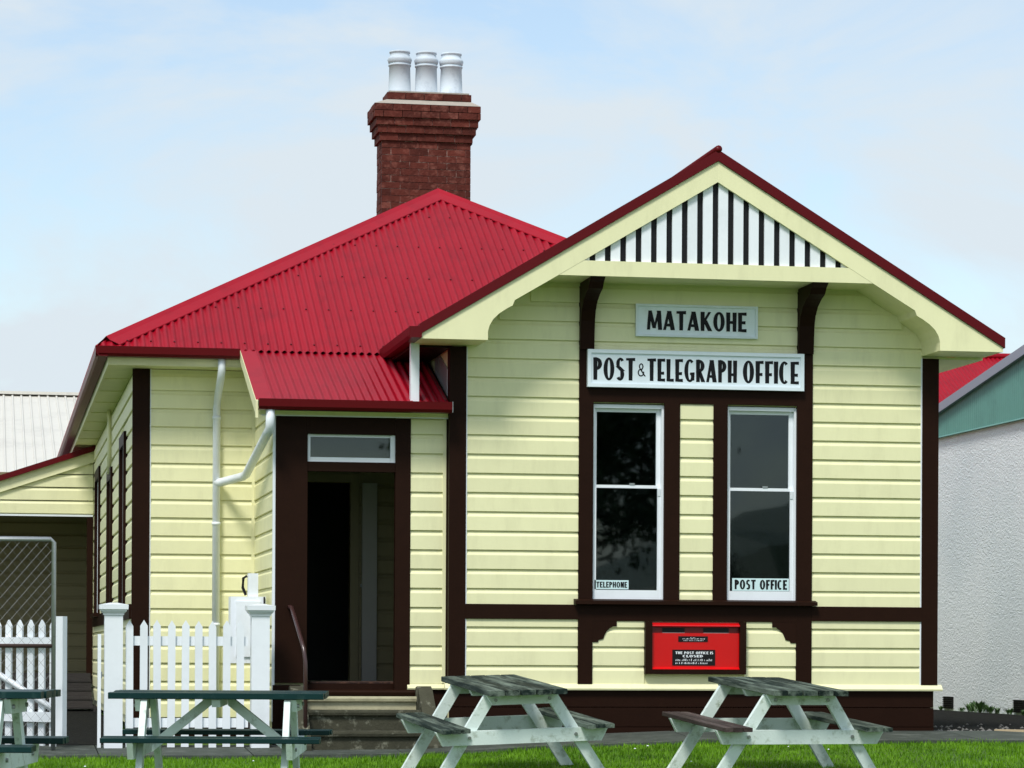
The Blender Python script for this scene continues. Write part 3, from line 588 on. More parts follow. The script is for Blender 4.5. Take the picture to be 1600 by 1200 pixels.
def glyph(c, w, s, t, hb):       # width, stem, thin stroke, height of crossbars
    S = lambda x: quad(x, 0, x, 1, s * .92, s * 1.05); B = lambda x0, x1, y: quad(x0, y, x1, y, t, t * 1.35, True)
    h = s / 2
    if c == 'O': return [ring(w / 2, .5, w / 2, .515, 0, 360, s, t, 40)]
    if c == 'C': return [ring(w * .54, .5, w * .54, .515, 52, 308, s, t, 32)]
    if c == 'G': return [ring(w * .54, .5, w * .54, .515, 52, 330, s, t, 32), quad(w - h, .06, w - h, hb, s * .9), B(w * .55, w, hb)]
    if c == 'D': return [S(h), ring(w * .3, .5, w * .7, .5, -90, 90, s, t), B(0, w * .32, t / 2), B(0, w * .32, 1 - t / 2)]
    if c == 'P': return [S(h), ring(w * .35, .72, w * .65, .28, -90, 90, s, t), B(0, w * .37, 1 - t / 2), B(0, w * .37, .44 + t / 2)]
    if c == 'R': return [S(h), ring(w * .35, .72, w * .6, .28, -90, 90, s, t), B(0, w * .37, 1 - t / 2), B(0, w * .37, .44 + t / 2), quad(w - h * .9, 0, w * .42, .46, s * 1.05, s * .8)]
    if c == 'E': return [S(h), B(0, w, 1 - t / 2), B(0, w * .88, hb), B(0, w, t / 2)]
    if c == 'F': return [S(h), B(0, w, 1 - t / 2), B(0, w * .86, hb)]
    if c == 'L': return [S(h), B(0, w, t / 2)]
    if c == 'H': return [S(h), S(w - h), B(h, w - h, hb)]
    if c == 'I': return [S(w / 2)]
    if c == 'T': return [S(w / 2), B(0, w, 1 - t / 2)]
    if c == 'N': return [S(h), S(w - h), quad(w - h * 1.4, 0, h * 1.4, 1, s)]
    if c == 'M': return [quad(h * .8, 0, h * 1.5, 1, s * .8), quad(w - h * .8, 0, w - h * 1.5, 1, s * 1.05), quad(w / 2, .08, h * 1.5, 1, s * .9), quad(w / 2, .08, w - h * 1.5, 1, s * .6)]
    if c == 'A': return [quad(h * .6, 0, w * .48, 1, s * .72), quad(w - h, 0, w * .5, 1, s * 1.1), B(w * .2, w * .78, .26)]
    if c == 'K': return [S(h), quad(w - h, 1, w * .28, .46, s * .7), quad(w - h * .8, 0, w * .38, .56, s * 1.1)]
    if c == 'S': return [ring(w * .52, .74, w * .48, .275, 35, 250, s * .85, t), ring(w * .48, .27, w * .48, .285, -145, 70, s * .95, t), quad(w * .78, .42, w * .25, .62, s * 1.2)]
    if c == '&': return [ring(w * .45, .74, w * .3, .25, 0, 360, s * .5, t), ring(w * .42, .28, w * .42, .30, 60, 380, s * .5, t), quad(w * .95, 0, w * .35, .55, s * .6)]
    return []
WID = dict(O=.62, C=.56, G=.62, D=.56, P=.50, R=.54, E=.46, F=.44, L=.44, H=.56, I=.16, T=.52, N=.58, M=.80, A=.62, K=.60, S=.50)
WID['&'] = .42
def lettering(name, txt, x0, x1, z0, z1, y, parent, m=LETTER, stem=.15, thin=.09, hb=.5, gap=.085, space=.3, skew=0):
    tot = sum((WID[c] if c != ' ' else space) for c in txt) + gap * (len(txt) - 1)
    hgt = z1 - z0; kx = (x1 - x0) / tot; V = []; F_ = []; x = 0
    for c in txt:
        if c == ' ': x += space + gap; continue
        sc_, dz = (1, 0) if c != '&' else (.62, .16)
        for v, f in glyph(c, WID[c], stem, thin, hb):
            k = len(V); V += [(x0 + kx * (x + p[0]), y, z0 + hgt * (dz + sc_ * p[1]) + skew * kx * x) for p in v]; F_ += [tuple(i + k for i in q) for q in f]
        x += WID[c] + gap
    # separate strokes slightly in depth so that crossing strokes never share a plane
    o_ = bpy.data.meshes.new('t'); off = []; seen = {}
    V2 = []; 
    for fi, f in enumerate(F_):
        pass
    o_.from_pydata(V, [], F_); o_.update()
    return o_
def put_text(parent, *a, **k):
    m = k.pop('m', LETTER); me = lettering('t', *a, None, **k)
    # every stroke island on its own tiny step
    bm = bmesh.new(); bm.from_mesh(me); bm.verts.ensure_lookup_table(); seen = set(); n = 0
    for v in bm.verts:
        if v.index in seen: continue
        st_ = [v]; isl = []
        while st_:
            q = st_.pop()
            if q.index in seen: continue
            seen.add(q.index); isl.append(q); st_ += [e.other_vert(q) for e in q.link_edges]
        for q in isl: q.co.y -= .00025 * (n % 4)
        n += 1
    bm.to_mesh(me); bm.free()
    o_ = mk('lettering', me, m, parent); return o_
def board_sign(name, label, x0, x1, z0, z1, yb, yf, m, border, rise, frame_m):
    r = thing(name, label, 'sign', ((x0 + x1) / 2, yb, z0))
    pb = part(box('board', x0, x1, yf, yb, z0, z1, m), r)
    if border: 
        e = border; part(boxes('frame', [(x0 - .004, x1 + .004, yf - .014, yb, z0 - .004, z0 + e), (x0 - .004, x1 + .004, yf - .014, yb, z1 - e, z1 + .004), (x0 - .004, x0 + e, yf - .014, yb, z0 + e, z1 - e), (x1 - e, x1 + .004, yf - .014, yb, z0 + e, z1 - e)], frame_m), r)
    return r
s1 = board_sign('place_sign', 'small grey white name board reading MATAKOHE above the longer sign', 1.749, 2.927, 3.752, 4.050, -.024, -.052, SIGNW, .018, 0, SIGNW)
sh = put_text(None, 'MATAKOHE', 1.843, 2.812, 3.806, 3.987, -.0535, stem=.24, thin=.17, hb=.48, m=WHITE); sh.name = 'letter_edge'; part(sh, s1)
part(put_text(None, 'MATAKOHE', 1.852, 2.822, 3.812, 3.993, -.0555, stem=.215, thin=.13, hb=.48), s1)
s2 = board_sign('post_office_sign', 'long white framed sign reading POST & TELEGRAPH OFFICE above the windows', 1.282, 3.378, 3.262, 3.608, -.038, -.078, SIGNB, .03, 0, SIGNB)
part(put_text(None, 'POST', 1.332, 1.735, 3.325, 3.535, -.0795, stem=.235, thin=.105, hb=.62), s2)
part(put_text(None, '&', 1.76, 1.835, 3.335, 3.535, -.0795, stem=.13, thin=.09), s2)
part(put_text(None, 'TELEGRAPH', 1.853, 2.725, 3.325, 3.535, -.0795, stem=.235, thin=.105, hb=.36), s2)
part(put_text(None, 'OFFICE', 2.782, 3.332, 3.325, 3.535, -.0795, stem=.235, thin=.105, hb=.40), s2)
s3 = board_sign('telephone_label', 'small pale label reading TELEPHONE at the foot of a window', 1.372, 1.702, 1.356, 1.442, .018, .012, LABELB, 0, 0, None)
part(put_text(None, 'TELEPHONE', 1.39, 1.688, 1.372, 1.426, .0105, stem=.22, thin=.14), s3)
s4 = board_sign('window_label', 'pale label reading POST OFFICE at the foot of the other window', 2.712, 3.27, 1.352, 1.472, .018, .012, LABELB, 0, 0, None)
part(put_text(None, 'POST OFFICE', 2.735, 3.25, 1.367, 1.457, .0105, stem=.24, thin=.15), s4)

# ---- red posting box
pb = thing('posting_box', 'bright red wall posting box with two slots in a brown frame', 'post box', (2.337, -.03, .555))
fx0, fx1, fz0, fz1 = 1.848, 2.828, .555, 1.052
part(boxes('frame', [(fx0, fx0 + .065, -.085, -.002, fz0, fz1), (fx1 - .06, fx1, -.085, -.002, fz0, fz1), (fx0 + .066, fx1 - .061, -.085, -.002, fz0, fz0 + .045)], BROWN), pb)
part(box('red_panel', fx0 + .066, fx1 - .061, -.045, -.004, fz0 + .046, .945, POSTRED), pb)
part(box('slot_panel', fx0 + .066, fx1 - .061, -.03, -.004, .9455, 1.05, POSTDRED), pb)
part(prism('hood', [(-.004, 1.05), (-.07, 1.022), (-.074, 1.010), (-.03, 1.0)], 'x', fx0 + .066, fx1 - .061, POSTRED), pb)
part(prism('lip', [(-.046, .602), (-.075, .602), (-.046, .625)], 'x', fx0 + .067, fx1 - .062, POSTRED), pb)
for a, b in ((1035, 1070), (1099, 1139)):
    xa, xb = P(a, 985, y=-.04)[0], P(b, 985, y=-.04)[0]; part(boxes('slot', [(xa, xb, -.033, -.0305, .952, .995)], BLACK), pb); part(box('slot_lip', xa, xb, -.04, -.0305, .944, .95, STEEL), pb)
def plaque(px0, py0, px1, py1):
    a, b = P(px0, py0, y=-.05), P(px1, py1, y=-.05); part(box('plaque', a[0], b[0], -.049, -.0455, b[2], a[2], BLACK), pb); return a[0], b[0], b[2], a[2]
x0, x1, z0, z1 = plaque(1060, 994, 1106, 1003)
def squig(x0, x1, z, h, y=-.0502):
    V = []; F_ = []; x = x0
    while x < x1:
        w_ = random.uniform(.006, .014); hh = h * random.uniform(.5, 1); k = len(V); V += [(x, y, z), (x + w_ * .55, y, z), (x + w_ * .75, y, z + hh), (x + w_ * .2, y, z + hh)]; F_.append((k, k + 1, k + 2, k + 3)); x += w_ + random.choice([.003, .003, .003, .012])
    part(mk('lettering', raw(V, F_), WHITE), pb)
squig(2.29, 2.34, z1 - .018, .010); squig(x0 + .04, x1 - .03, z0 + .024, .011); squig(x0 + .05, x1 - .045, z0 + .008, .010)
x0, x1, z0, z1 = plaque(1050.6, 1015, 1117.5, 1040)
part(put_text(None, 'THE POST OFFICE IS', x0 + .03, x1 - .02, z1 - .042, z1 - .018, -.0502, stem=.22, thin=.16, m=WHITE), pb)
part(put_text(None, 'CLOSED', x0 + .10, x1 - .12, z1 - .072, z1 - .05, -.0502, stem=.22, thin=.16, m=WHITE), pb)
squig(x0 + .03, x1 - .03, z0 + .042, .022); squig(x0 + .03, x1 - .08, z0 + .014, .02)

# ------------------------------------------------------------------ meter box
mb = thing('meter_box', 'white meter box with a short upright conduit behind the picket fence', 'meter box', (-1.87, .45, .3))
part(box('cabinet', -2.03, -1.70, .38, .62, .64, 1.265, WHITE), mb); part(box('door', -1.98, -1.75, .362, .379, .70, 1.22, WHITE), mb)
part(box('conduit', -1.862, -1.768, .42, .52, 1.266, 1.485, WHITE), mb); part(box('bracket_post', -1.80, -1.72, .5, .58, g(-1.8, .5) - .1, .639, BROWN), mb)
part(tube('cable', [(-1.87, .46, 1.46), (-1.905, .46, 1.44), (-1.91, .46, 1.35), (-1.88, .46, 1.28)], .014, BLACK), mb)
part(box('latch', -1.722, -1.708, .36, .379, 1.20, 1.262, BLACK), mb)

# ------------------------------------------------------------------ picket fence and gate
FY = -.30
fn = thing('picket_fence', 'white picket fence panel with capped posts beside the entry steps', 'fence', (-2.47, FY, -.16))
PK = prism_me([(-.034, 0), (.034, 0), (.034, 1.10), (.0, 1.155), (-.034, 1.10)], 'y', -.011, .011)
for px in (177, 406):
    x = P(px, 1050, y=FY)[0]; zb = g(x, FY) - .05; hw = .082
    po = part(box('post', x - hw, x + hw, FY - hw, FY + hw, zb, 1.075, WHITE), fn)
    def capb(h0, z0, h1, z1):
        V = [(x - h0, FY - h0, z0), (x + h0, FY - h0, z0), (x + h0, FY + h0, z0), (x - h0, FY + h0, z0), (x - h1, FY - h1, z1), (x + h1, FY - h1, z1), (x + h1, FY + h1, z1), (x - h1, FY + h1, z1)]
        mk('cap', raw(V, BOXF), WHITE, po)
    capb(.092, 1.0755, .092, 1.09); capb(.095, 1.0905, .112, 1.108); capb(.113, 1.1085, .118, 1.126); capb(.128, 1.1265, .130, 1.168); capb(.128, 1.1685, .03, 1.186)
for i in range(9):
    x = P(202.7 + 21.63 * i, 1050, y=FY - .03)[0]; z0 = 1.03 - 1.155 + random.uniform(-.004, .004)
    part(mk('picket', PK, WHITE, None, (x, FY - .02, z0), (0, random.uniform(-.006, .006), 0)), fn)
for z0, z1 in ((.80, .885), (.055, .14)): part(box('rail', -3.035, -1.92, FY - .005, FY + .035, z0, z1, WHITE), fn)
gt = thing('picket_gate', 'white picket gate standing open beside the chain link gate', 'gate', (-3.58, FY, -.05))
ga = math.radians(180 - 43); gd = np.array([math.cos(ga), math.sin(ga)])
def gbox(name, s0, s1, t0, t1, z0, z1, m=WHITE):
    nrm = np.array([gd[1], -gd[0]]); bs = np.array([-3.58, FY])
    c = [bs + gd * s + nrm * t for s, t in ((s0, t0), (s1, t0), (s1, t1), (s0, t1))]
    return part(mk(name, raw([(p[0], p[1], z0) for p in c] + [(p[0], p[1], z1) for p in c], BOXF), m), gt)
gbox('stile', 0, .09, -.03, .03, -.04, 1.06); gbox('stile', 1.35, 1.44, -.03, .03, -.04, 1.06)
for z0, z1 in ((.78, .87), (.10, .19)): gbox('rail', .091, 1.349, -.02, .02, z0, z1)
for i in range(9):
    s = .17 + .135 * i; p = np.array([-3.58, FY]) + gd * s + np.array([gd[1], -gd[0]]) * .034
    part(mk('picket', PK, WHITE, None, (p[0], p[1], -.125), (0, 0, ga + math.pi)), gt)
part(tube('brace', [tuple(np.append(np.array([-3.58, FY]) + gd * .1, .20)), tuple(np.append(np.array([-3.58, FY]) + gd * 1.3, .76))], .03, WHITE, None, 4), gt)
gs = thing('gate_stile', 'narrow white gate stop board fixed beside the capped fence post', 'gate stop', (-3.31, FY + .05, -.1))
part(box('board', -3.285, -3.255, FY - .02, FY + .06, -.13, .90, WHITE), gs); part(box('catch', -3.254, -3.244, FY, FY + .03, .5, .56, STEEL), gs)
# chain link pipe gate
cg = thing('chain_link_gate', 'galvanised pipe gate with chain link mesh beside the open picket gate', 'gate', (-4.3, -.62, -.16))
zt = 1.745; xr = -3.688; xl = -5.2; cy_ = -.62
part(tube('frame', [(xl, cy_, -.1), (xl, cy_, zt - .03), (xl + .03, cy_, zt), (xr - .03, cy_, zt), (xr, cy_, zt - .03), (xr, cy_, -.14)], .021, STEEL), cg)
part(tube('middle_rail', [(xl, cy_, .79), (xr, cy_, .79)], .018, RUST), cg); part(tube('bottom_rail', [(xl, cy_, -.06), (xr, cy_, -.06)], .018, STEEL), cg)
V = []; F_ = []; wr = .0016
def wire(p, q):
    p, q = np.array(p), np.array(q); d = (q - p) / np.linalg.norm(q - p); a = np.array([-d[1], d[0]]) * wr; k = len(V)
    for c in (p, q): V.extend([(c[0] + a[0], cy_, c[1] + a[1]), (c[0] - a[0] * .5, cy_ - wr, c[1] - a[1] * .5), (c[0] - a[0] * .5, cy_ + wr, c[1] - a[1] * .5)])
    for i in range(3): F_.append((k + i, k + (i + 1) % 3, k + 3 + (i + 1) % 3, k + 3 + i))
z0_, z1_ = -.06, zt; sp_ = .085
for sgn in (1, -1):
    c = xl - 2
    while c < xr + 2:
        # line x = c + sgn*(z-z0)*.8
        pts = []
        for z in np.linspace(z0_, z1_, 60):
            x = c + sgn * (z - z0_) * .85
            if xl <= x <= xr: pts.append((x, z))
        if len(pts) > 1: wire(pts[0], pts[-1])
        c += sp_
part(mk('wire_mesh', raw(V, F_), WIRE), cg)
# timber steps of the lean-to
ts = thing('timber_steps', 'dark timber steps up to the open lean-to', 'steps', (-3.3, 12.4, g(-3.3, 12.4)))
for k in range(4):
    z = .36 - .115 * k; y0 = LY - .05 - .32 * (k + 1)
    part(box('tread', -4.6, -2.9, y0, y0 + .36, z - .03, z, TIMBER), ts); part(box('riser', -4.6, -2.9, y0 + .33, y0 + .35, z - .0, z + .085, TIMBER), ts)
part(boxes('stringer', [(-4.66, -4.601, LY - 1.4, LY - .05, -.1, .02), (-2.899, -2.86, LY - 1.4, LY - .05, -.1, .02)], TIMBER), ts)

# ------------------------------------------------------------------ picnic tables
def table(name, label, top_m, seat_m, seat2_m, leg_m, loc, rz, rx, ry, braces=True, planks=5):
    r = thing(name, label, 'picnic table', loc, 'picnic tables on the lawn'); L = 1.5; Hh = .73
    r.rotation_euler = (Matrix.Rotation(rz, 3, 'Z') @ Matrix.Rotation(rx, 3, 'X') @ Matrix.Rotation(ry, 3, 'Y')).to_euler()
    pw = .65 / planks
    def pk(nm, x0, x1, z0, z1, m, l=L, dy=0):
        c = .004; sh_ = random.uniform(-.008, .008); y0, y1 = -l / 2 + sh_ + dy, l / 2 + sh_ + dy
        poly = [(x0 + c, z0), (x1 - c, z0), (x1, z0 + c), (x1, z1 - c), (x1 - c, z1), (x0 + c, z1), (x0, z1 - c), (x0, z0 + c)]
        o = mk(nm, prism_me(poly, 'y', y0, y1), m, r); o.rotation_euler = (0, random.uniform(-.004, .004), 0)
    for i in range(planks): pk('table_plank', -.325 + pw * i + .005, -.325 + pw * (i + 1) - .005, Hh - .042, Hh + random.uniform(-.002, .002), top_m)
    for s in (-1, 1):
        for i in range(3): a = s * .60 - .12 + .08 * i; pk('seat_plank', a + .004, a + .076, .40, .436 + random.uniform(-.002, .002), seat_m if s < 0 else seat2_m)
    for yy, s in ((-.50, 1), (.50, -1)):
        # cleat below the top, cross beam below the seats: on the outer side of the legs
        yo = yy - s * .045
        mk('cleat', prism_me([(-.30, Hh - .046), (.30, Hh - .046), (.25, Hh - .13), (-.25, Hh - .13)], 'y', yo - .02, yo + .02), leg_m, r)
        mk('cross_beam', prism_me([(-.725, .398), (.725, .398), (.665, .285), (-.665, .285)], 'y', yo - .021, yo + .021), leg_m, r)
        for d in (-1, 1):
            hw = .055
            poly = [(d * .245 - hw, Hh - .047), (d * .245 + hw, Hh - .047), (d * .70 + hw, -.03), (d * .70 - hw, -.03)]
            mk('leg', prism_me(poly, 'y', yy - .022, yy + .022), leg_m, r)
            for (bx_, bz) in ((d * .225, Hh - .09), (d * .445, .345)):
                mk('bolt', tube_me([(bx_, yo - s * .020, bz), (bx_, yo - s * .034, bz)], .014, 8), STEEL, r)
        if braces:
            b0 = (.0, yy + s * .0, .345); V = [(-.035, yy + s * .023, .30), (.035, yy + s * .023, .30), (.035, yy + s * .023, .38), (-.035, yy + s * .023, .38)]
            V2 = [(x, s * -.06, z + .335) for x, _, z in V]
            mk('brace', raw([V[0], V[1], V2[1], V2[0], V[3], V[2], V2[2], V2[3]], BOXF), leg_m, r)
    mk('batten', prism_me([(-.29, Hh - .046), (.29, Hh - .046), (.26, Hh - .10), (-.26, Hh - .10)], 'y', -.03, .03), leg_m, r)
    return r
def place(cx, cy, ztop, rz, rx, ry):
    R_ = Matrix.Rotation(rz, 3, 'Z') @ Matrix.Rotation(rx, 3, 'X') @ Matrix.Rotation(ry, 3, 'Y'); up = R_ @ Vector((0, 0, 1))
    return tuple(Vector((cx, cy, ztop)) - up * .73), rz, rx, ry
rd = math.radians
table('picnic_table', 'worn grey green picnic table in front of the wall left of the red posting box', TWORN, TWORN, TWORN, TLEG, *place(-.108, -3.47, .507, rd(6.4), rd(3.95), rd(-2)), braces=False)
table('picnic_table', 'picnic table with one maroon brown seat, in front of the red posting box', TWORN, TRED, TWORN, TLEG, *place(2.098, -3.86, .509, rd(6.4), rd(3.7), rd(0)), braces=False)
table('picnic_table', 'dark green topped picnic table in front of the white picket fence', TGREEN, TGREEN, TGREEN, TLEG, *place(-2.643, -6.37, .465, rd(-100.1), 0, rd(1.2)))
table('picnic_table', 'dark green picnic table before the chain link gate, cut by the picture edge', TGREEN, TGREEN, TGREEN, TLEG, *place(-4.634, -9.88, .52, rd(-100.1), 0, rd(.6)))

# ------------------------------------------------------------------ neighbouring buildings
NB = thing('stucco_building', 'white roughcast building with green corrugated gable and grey barge', 'building', (11, 6.5, 0))
nx = 8.5; zt = 3.735; gs_ = .137; ry0 = 6.5
part(slab('wall', 'y', 0, 13.5, -.3, zt, nx, nx + .2, [], CAST, None), NB)
part(boxes('wall', [(nx + .2, 16, 0, .2, -.3, zt), (nx + .2, 16, 13.3, 13.5, -.3, zt)], CAST), NB)
zr_ = 4.53 + gs_ * (8 - ry0)
ztop = lambda y: zr_ - gs_ * abs(y - ry0)
me = corr_me((nx - .035, 13.6, zt - .01), (0, -1, 0), (0, 0, 1), 0, 13.7, lambda s: 0, lambda s: max(.02, ztop(13.6 - s) - zt), period=.0762, amp=.009, spp=6)
part(mk('gable_cladding', me, GREENC, smooth=True), NB)
part(prism('drip_flashing', [(nx - .06, zt - .03), (nx - .0, zt - .03), (nx - .0, zt - .012), (nx - .05, zt - .012)], 'y', 0, 13.5, GREENC), NB)
part(prism('barge_board', [(0, ztop(0) + .05), (ry0, ztop(ry0) + .05), (13.7, ztop(13.7) + .05), (13.7, ztop(13.7) - .07), (ry0, ztop(ry0) - .07), (0, ztop(0) - .07)], 'x', nx - .10, nx - .05, GREYB), NB)
part(prism('roof', [(-.1, ztop(-.1) + .03), (ry0, ztop(ry0) + .03), (13.75, ztop(13.75) + .03), (13.75, ztop(13.75) - .01), (ry0, ztop(ry0) - .01), (-.1, ztop(-.1) - .01)], 'x', nx - .049, 16, GREYB), NB)
for (a, b) in ((1476, 1490), (1586, 1602)):
    ya, yb = P(b, 1100, x=nx)[1], P(a, 1100, x=nx)[1]; za = .03
    vt = part(box('vent', nx - .02, nx - .001, ya, yb, za, za + .16, BLACK), NB)
    for k in range(6): mk('louvre', raw(boxv(nx - .035, nx - .0205, ya + .01, yb - .01, za + .008 + .026 * k, za + .022 + .026 * k), BOXF), TAR, vt).matrix_parent_inverse = Matrix.Identity(4)
RB = thing('red_roofed_building', 'far building with red corrugated roof seen past the gable end', 'building', (15, 30, 0))
ryr, zrr = 27.0, 6.49
part(corr('roof', (6, ryr - 6, zrr - 6 * .53), (1, 0, 0), (0, .8836, .4683), 0, 16, lambda s: 0, lambda s: 6 / .8836, ROOF, None, period=.09, amp=.012), RB)
part(corr('roof', (22, ryr + 6, zrr - 6 * .53), (-1, 0, 0), (0, -.8836, .4683), 0, 16, lambda s: 0, lambda s: 6 / .8836, ROOF, None, period=.09, amp=.012, spp=4), RB)
part(tube('ridge_cap', [(6, ryr, zrr + .02), (22, ryr, zrr + .02)], .06, ROOF), RB); part(boxes('wall', [(6.3, 21.7, ryr - 5.6, ryr + 5.6, -.2, 3.2)], CREAM), RB)
WB = thing('white_roofed_shed', 'far shed with ribbed white iron roof behind the lean-to', 'shed', (-8, 45, 0))
yr, zr2 = 45.0, 6.93
def rib(s): return .035 if (s % .21) < .05 else 0
V = []; F_ = []; k = 0; xs_ = []
for i in range(90):
    b0 = -18 + .21 * i; xs_ += [(b0, 0), (b0 + .15, 0), (b0 + .165, .035), (b0 + .195, .035)]
for x, h in xs_: V += [(x, yr - 15, zr2 - 15 * .24 + h), (x, yr, zr2 + h)]
for i in range(len(xs_) - 1): F_.append((2 * i, 2 * i + 2, 2 * i + 3, 2 * i + 1))
part(mk('roof', raw(V, F_), WROOF), WB)
part(box('ridge_cap', -18, .9, yr - .25, yr + .25, zr2 + .0, zr2 + .07, WROOF), WB); part(boxes('wall', [(-17.6, .6, yr - 14.5, yr + 10, -.2, 2.7)], PLAIN), WB)
part(prism('roof', [(yr + .0, zr2), (yr + 12, zr2 - 2.9), (yr + 12, zr2 - 3.0), (yr, zr2 - .1)], 'x', -18, .9, WROOF), WB)

# ------------------------------------------------------------------ small things on the ground
pk_ = tag(mk('timber_edging', raw(boxv(-.9, .9, -.04, .04, -.02, .03), BOXF), PLANKY, None, (6.05, -.55, g(6, -.55) + .03), (0, 0, rd(-38))), 'loose pale timber plank lying at the edge of the lawn', 'plank')
V = []; F_ = []
for i in range(260):
    x = random.uniform(4.85, 8.2); y = random.gauss(.1, .25) if i < 170 else random.uniform(.3, 3); s = random.uniform(.008, .028); z = g(x, y) + .008; k = len(V)
    V += [(x + s * random.uniform(.7, 1.2), y, z), (x, y + s, z), (x - s * random.uniform(.7, 1.2), y, z), (x, y - s, z), (x, y, z + s * .7), (x, y, z - s * .5)]
    F_ += [tuple(k + q for q in t) for t in ((0, 1, 4), (1, 2, 4), (2, 3, 4), (3, 0, 4), (1, 0, 5), (2, 1, 5), (3, 2, 5), (0, 3, 5))]
tag(mk('pebbles', raw(V, F_), PEB), 'scattered pale pebbles along the driveway edge', 'pebbles', kind='stuff')
def weed(x, y, h, n, label):
    V = []; F_ = []
    for i in range(n):
        a = random.uniform(0, 6.28); l = h * random.uniform(.5, 1); bx, by = random.gauss(0, h * .18), random.gauss(0, h * .18)
        tip = np.array([bx + math.cos(a) * l * .6, by + math.sin(a) * l * .6, l]); b = np.array([bx, by, 0]); sd_ = np.array([-math.sin(a), math.cos(a), 0]) * l * .16; mid = (b * .4 + tip * .6) + np.array([0, 0, l * .1]); k = len(V)
        V += [b, mid + sd_, tip, mid - sd_]; F_.append((k, k + 1, k + 2, k + 3))
    return tag(mk('weed', raw(V, F_), WEED, None, (x, y, g(x, y))), label, 'weed', 'weeds along the roughcast wall')
for px, h, n in ((1468, .07, 26), (1500, .07, 30), (1516, .15, 34), (1530, .17, 40), (1545, .11, 36), (1556, .09, 34), (1575, .10, 30), (1598, .08, 30)):
    p = P(px, 1105, x=nx - .12); weed(nx - .10, p[1], h, n, {.15: 'leafy green weed beside the tallest weed at the roughcast wall', .17: 'tallest leafy green weed at the foot of the roughcast wall'}.get(h, 'low green weed at the foot of the roughcast wall'))
# grass blades
NG = 120000
gxs = rng.uniform(-6.2, 8.6, NG); gys = -1.17 - 4.6 * rng.uniform(0, 1, NG) ** 1.25
edge = rng.uniform(0, 1, NG) < .03; gys[edge] = -1.17 + rng.normal(0, .035, edge.sum())
right = (gxs > 5.75); gys[right & (rng.uniform(0, 1, NG) < .3)] += .6
tuft = .5 + .5 * np.sin(gxs * 3.1 + 2 * np.sin(gys * 2.3)) * np.sin(gys * 4.7 + 1.7 * np.sin(gxs * 1.9)); fine = .5 + .5 * np.sin(gxs * 11 + 3 * np.sin(gys * 9)) * np.sin(gys * 15 + 2 * np.sin(gxs * 7))
hg = rng.uniform(.016, .045, NG) * (.55 + .6 * tuft + .45 * fine); az = rng.uniform(0, 6.283, NG); ln = rng.uniform(.1, .8, NG) * hg; wd = rng.uniform(.0035, .0065, NG)
gz = np.array([g(a, b) for a, b in zip(gxs, gys)]) - .014
B0 = np.stack([gxs, gys, gz], 1); sdv = np.stack([-np.sin(az), np.cos(az), 0 * az], 1) * wd[:, None]; tipv = np.stack([np.cos(az) * ln, np.sin(az) * ln, hg], 1)
VV = np.concatenate([B0 - sdv, B0 + sdv, B0 + tipv], 1).reshape(-1, 3)
gm = bpy.data.meshes.new('grass'); gm.vertices.add(len(VV)); gm.vertices.foreach_set('co', VV.ravel().astype(np.float32))
gm.loops.add(NG * 3); gm.loops.foreach_set('vertex_index', np.arange(NG * 3, dtype=np.int32)); gm.polygons.add(NG); gm.polygons.foreach_set('loop_start', np.arange(0, NG * 3, 3, dtype=np.int32)); gm.polygons.foreach_set('loop_total', np.full(NG, 3, dtype=np.int32)); gm.update(); gm.validate()
V = []; F_ = []
for i in range(12):
    x, y = random.uniform(-5, 8), random.uniform(-4, -1.35); z = g(x, y) + random.uniform(.03, .045); q = len(V); h = random.uniform(.008, .014)
    V += [(x + h * math.cos(a * math.pi / 3), y + h * math.sin(a * math.pi / 3), z) for a in range(6)] + [(x, y, z + .008)]; F_ += [(q + a, q + (a + 1) % 6, q + 6) for a in range(6)]
tag(mk('daisies', raw(V, F_), WHITE), 'tiny white flowers dotted through the lawn', 'flowers', kind='stuff')
tag(mk('grass', gm, BLADE), 'short bright green lawn grass in front of the path', 'grass', kind='stuff')

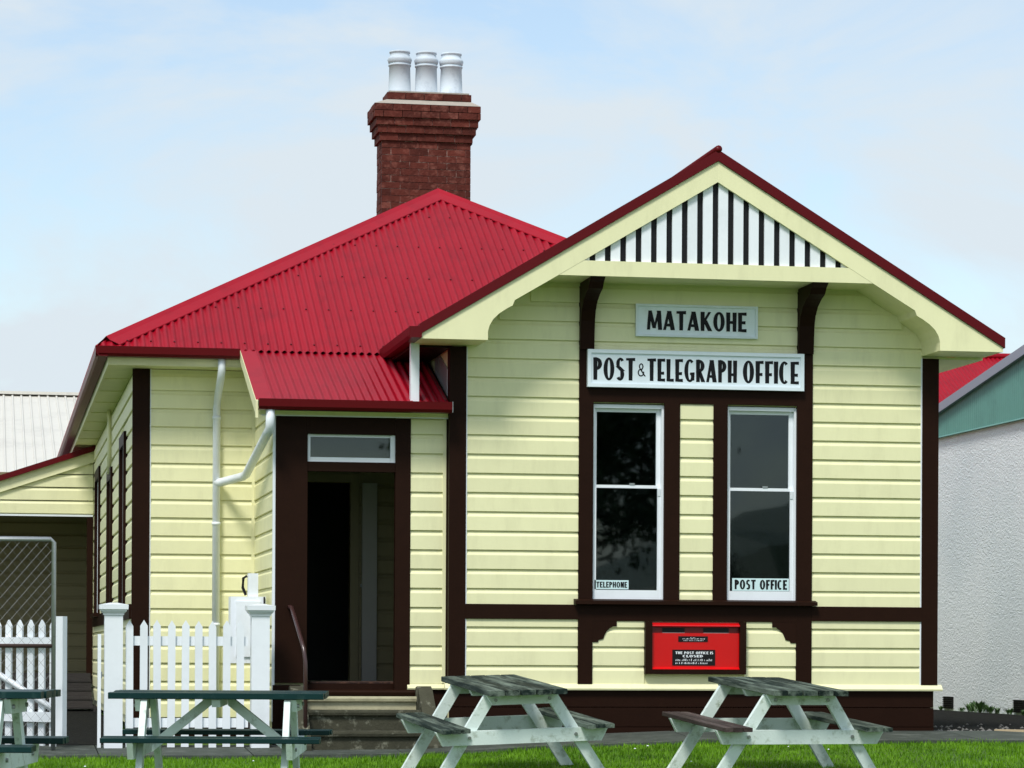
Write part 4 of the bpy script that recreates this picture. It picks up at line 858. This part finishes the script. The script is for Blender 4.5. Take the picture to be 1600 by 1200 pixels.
# ------------------------------------------------------------------ trees across the lawn (they show in the window glass)
def tree(label, x, y, h, rad, nleaf, seed, base=.35, ls=1.0):
    rs = random.Random(seed); r = thing('tree', label, 'tree', (x, y, g(x, y)), 'trees across the lawn')
    tr = mk('trunk', tube_me([(0, 0, -.2), (.1, .05, h * .3), (-.05, .1, h * .55), (.1, 0, h * .85)], [h * .035, h * .028, h * .02, h * .006], 9), BARK, r, smooth=True)
    cl = []
    for i in range(16):
        a = rs.uniform(0, 6.28); z0 = h * rs.uniform(base, .7); l = rad * rs.uniform(.6, 1.05); e = Vector((math.cos(a) * l, math.sin(a) * l, z0 + l * rs.uniform(.1, .7)))
        m_ = Vector((e.x * .5, e.y * .5, z0 + (e.z - z0) * .35)); mk('limb', tube_me([(0, 0, z0), m_, e], [h * .012, h * .008, h * .003], 6), BARK, r, smooth=True); cl += [e, (m_ + e) / 2]
    cl += [Vector((rs.gauss(0, rad * .3), rs.gauss(0, rad * .3), h * rs.uniform(.75, .98))) for _ in range(8)]
    V = []; F_ = []
    for i in range(nleaf):
        c = rs.choice(cl); p = c + Vector((rs.gauss(0, rad * .17), rs.gauss(0, rad * .17), rs.gauss(0, rad * .12))); s = rs.uniform(.08, .20) * rad / 3 * ls
        a = Vector((rs.gauss(0, 1), rs.gauss(0, 1), rs.gauss(0, 1))).normalized() * s; b = Vector((rs.gauss(0, 1), rs.gauss(0, 1), rs.gauss(0, 1))).normalized() * s * .7; k = len(V)
        V += [p - a, p + b, p + a, p - b]; F_.append((k, k + 1, k + 2, k + 3))
    me = bpy.data.meshes.new('cr'); me.from_pydata([tuple(v) for v in V], [], F_); me.update(); mk('crown', me, LEAF, r)
tree('tall broad tree standing across the lawn', 12.5, -62, 12.5, 3.9, 14000, 1, .35, .75)
tree('rounded smaller tree next to the tall one', 20.2, -72, 5.6, 1.5, 14000, 2, .2, .7)
hx = np.arange(-200, 261, 3.0); hy = [-230, -210, -190, -172, -160, -150, -146]
def hh(x, y):
    top = 4.5 + 9.5 * math.exp(-((x - 62) / 22) ** 2) + 7 * math.exp(-((x + 60) / 50) ** 2) + 5 * math.exp(-((x - 150) / 50) ** 2)
    n_ = .5 * math.sin(x * .9 + y) + .35 * math.sin(x * 2.1 + 1.3 * y) + .3 * math.sin(x * 3.7)
    return -1.2 + (top + n_ * .8) * (sm(-146, -165, y) if y > -190 else 1 - .5 * sm(-190, -230, y))
V = [(x, y, hh(x, y)) for y in hy for x in hx]; n = len(hx)
hl = struct(mk('hill', raw(V, [(j * n + i, j * n + i + 1, (j + 1) * n + i + 1, (j + 1) * n + i) for j in range(len(hy) - 1) for i in range(n - 1)]), LEAF))
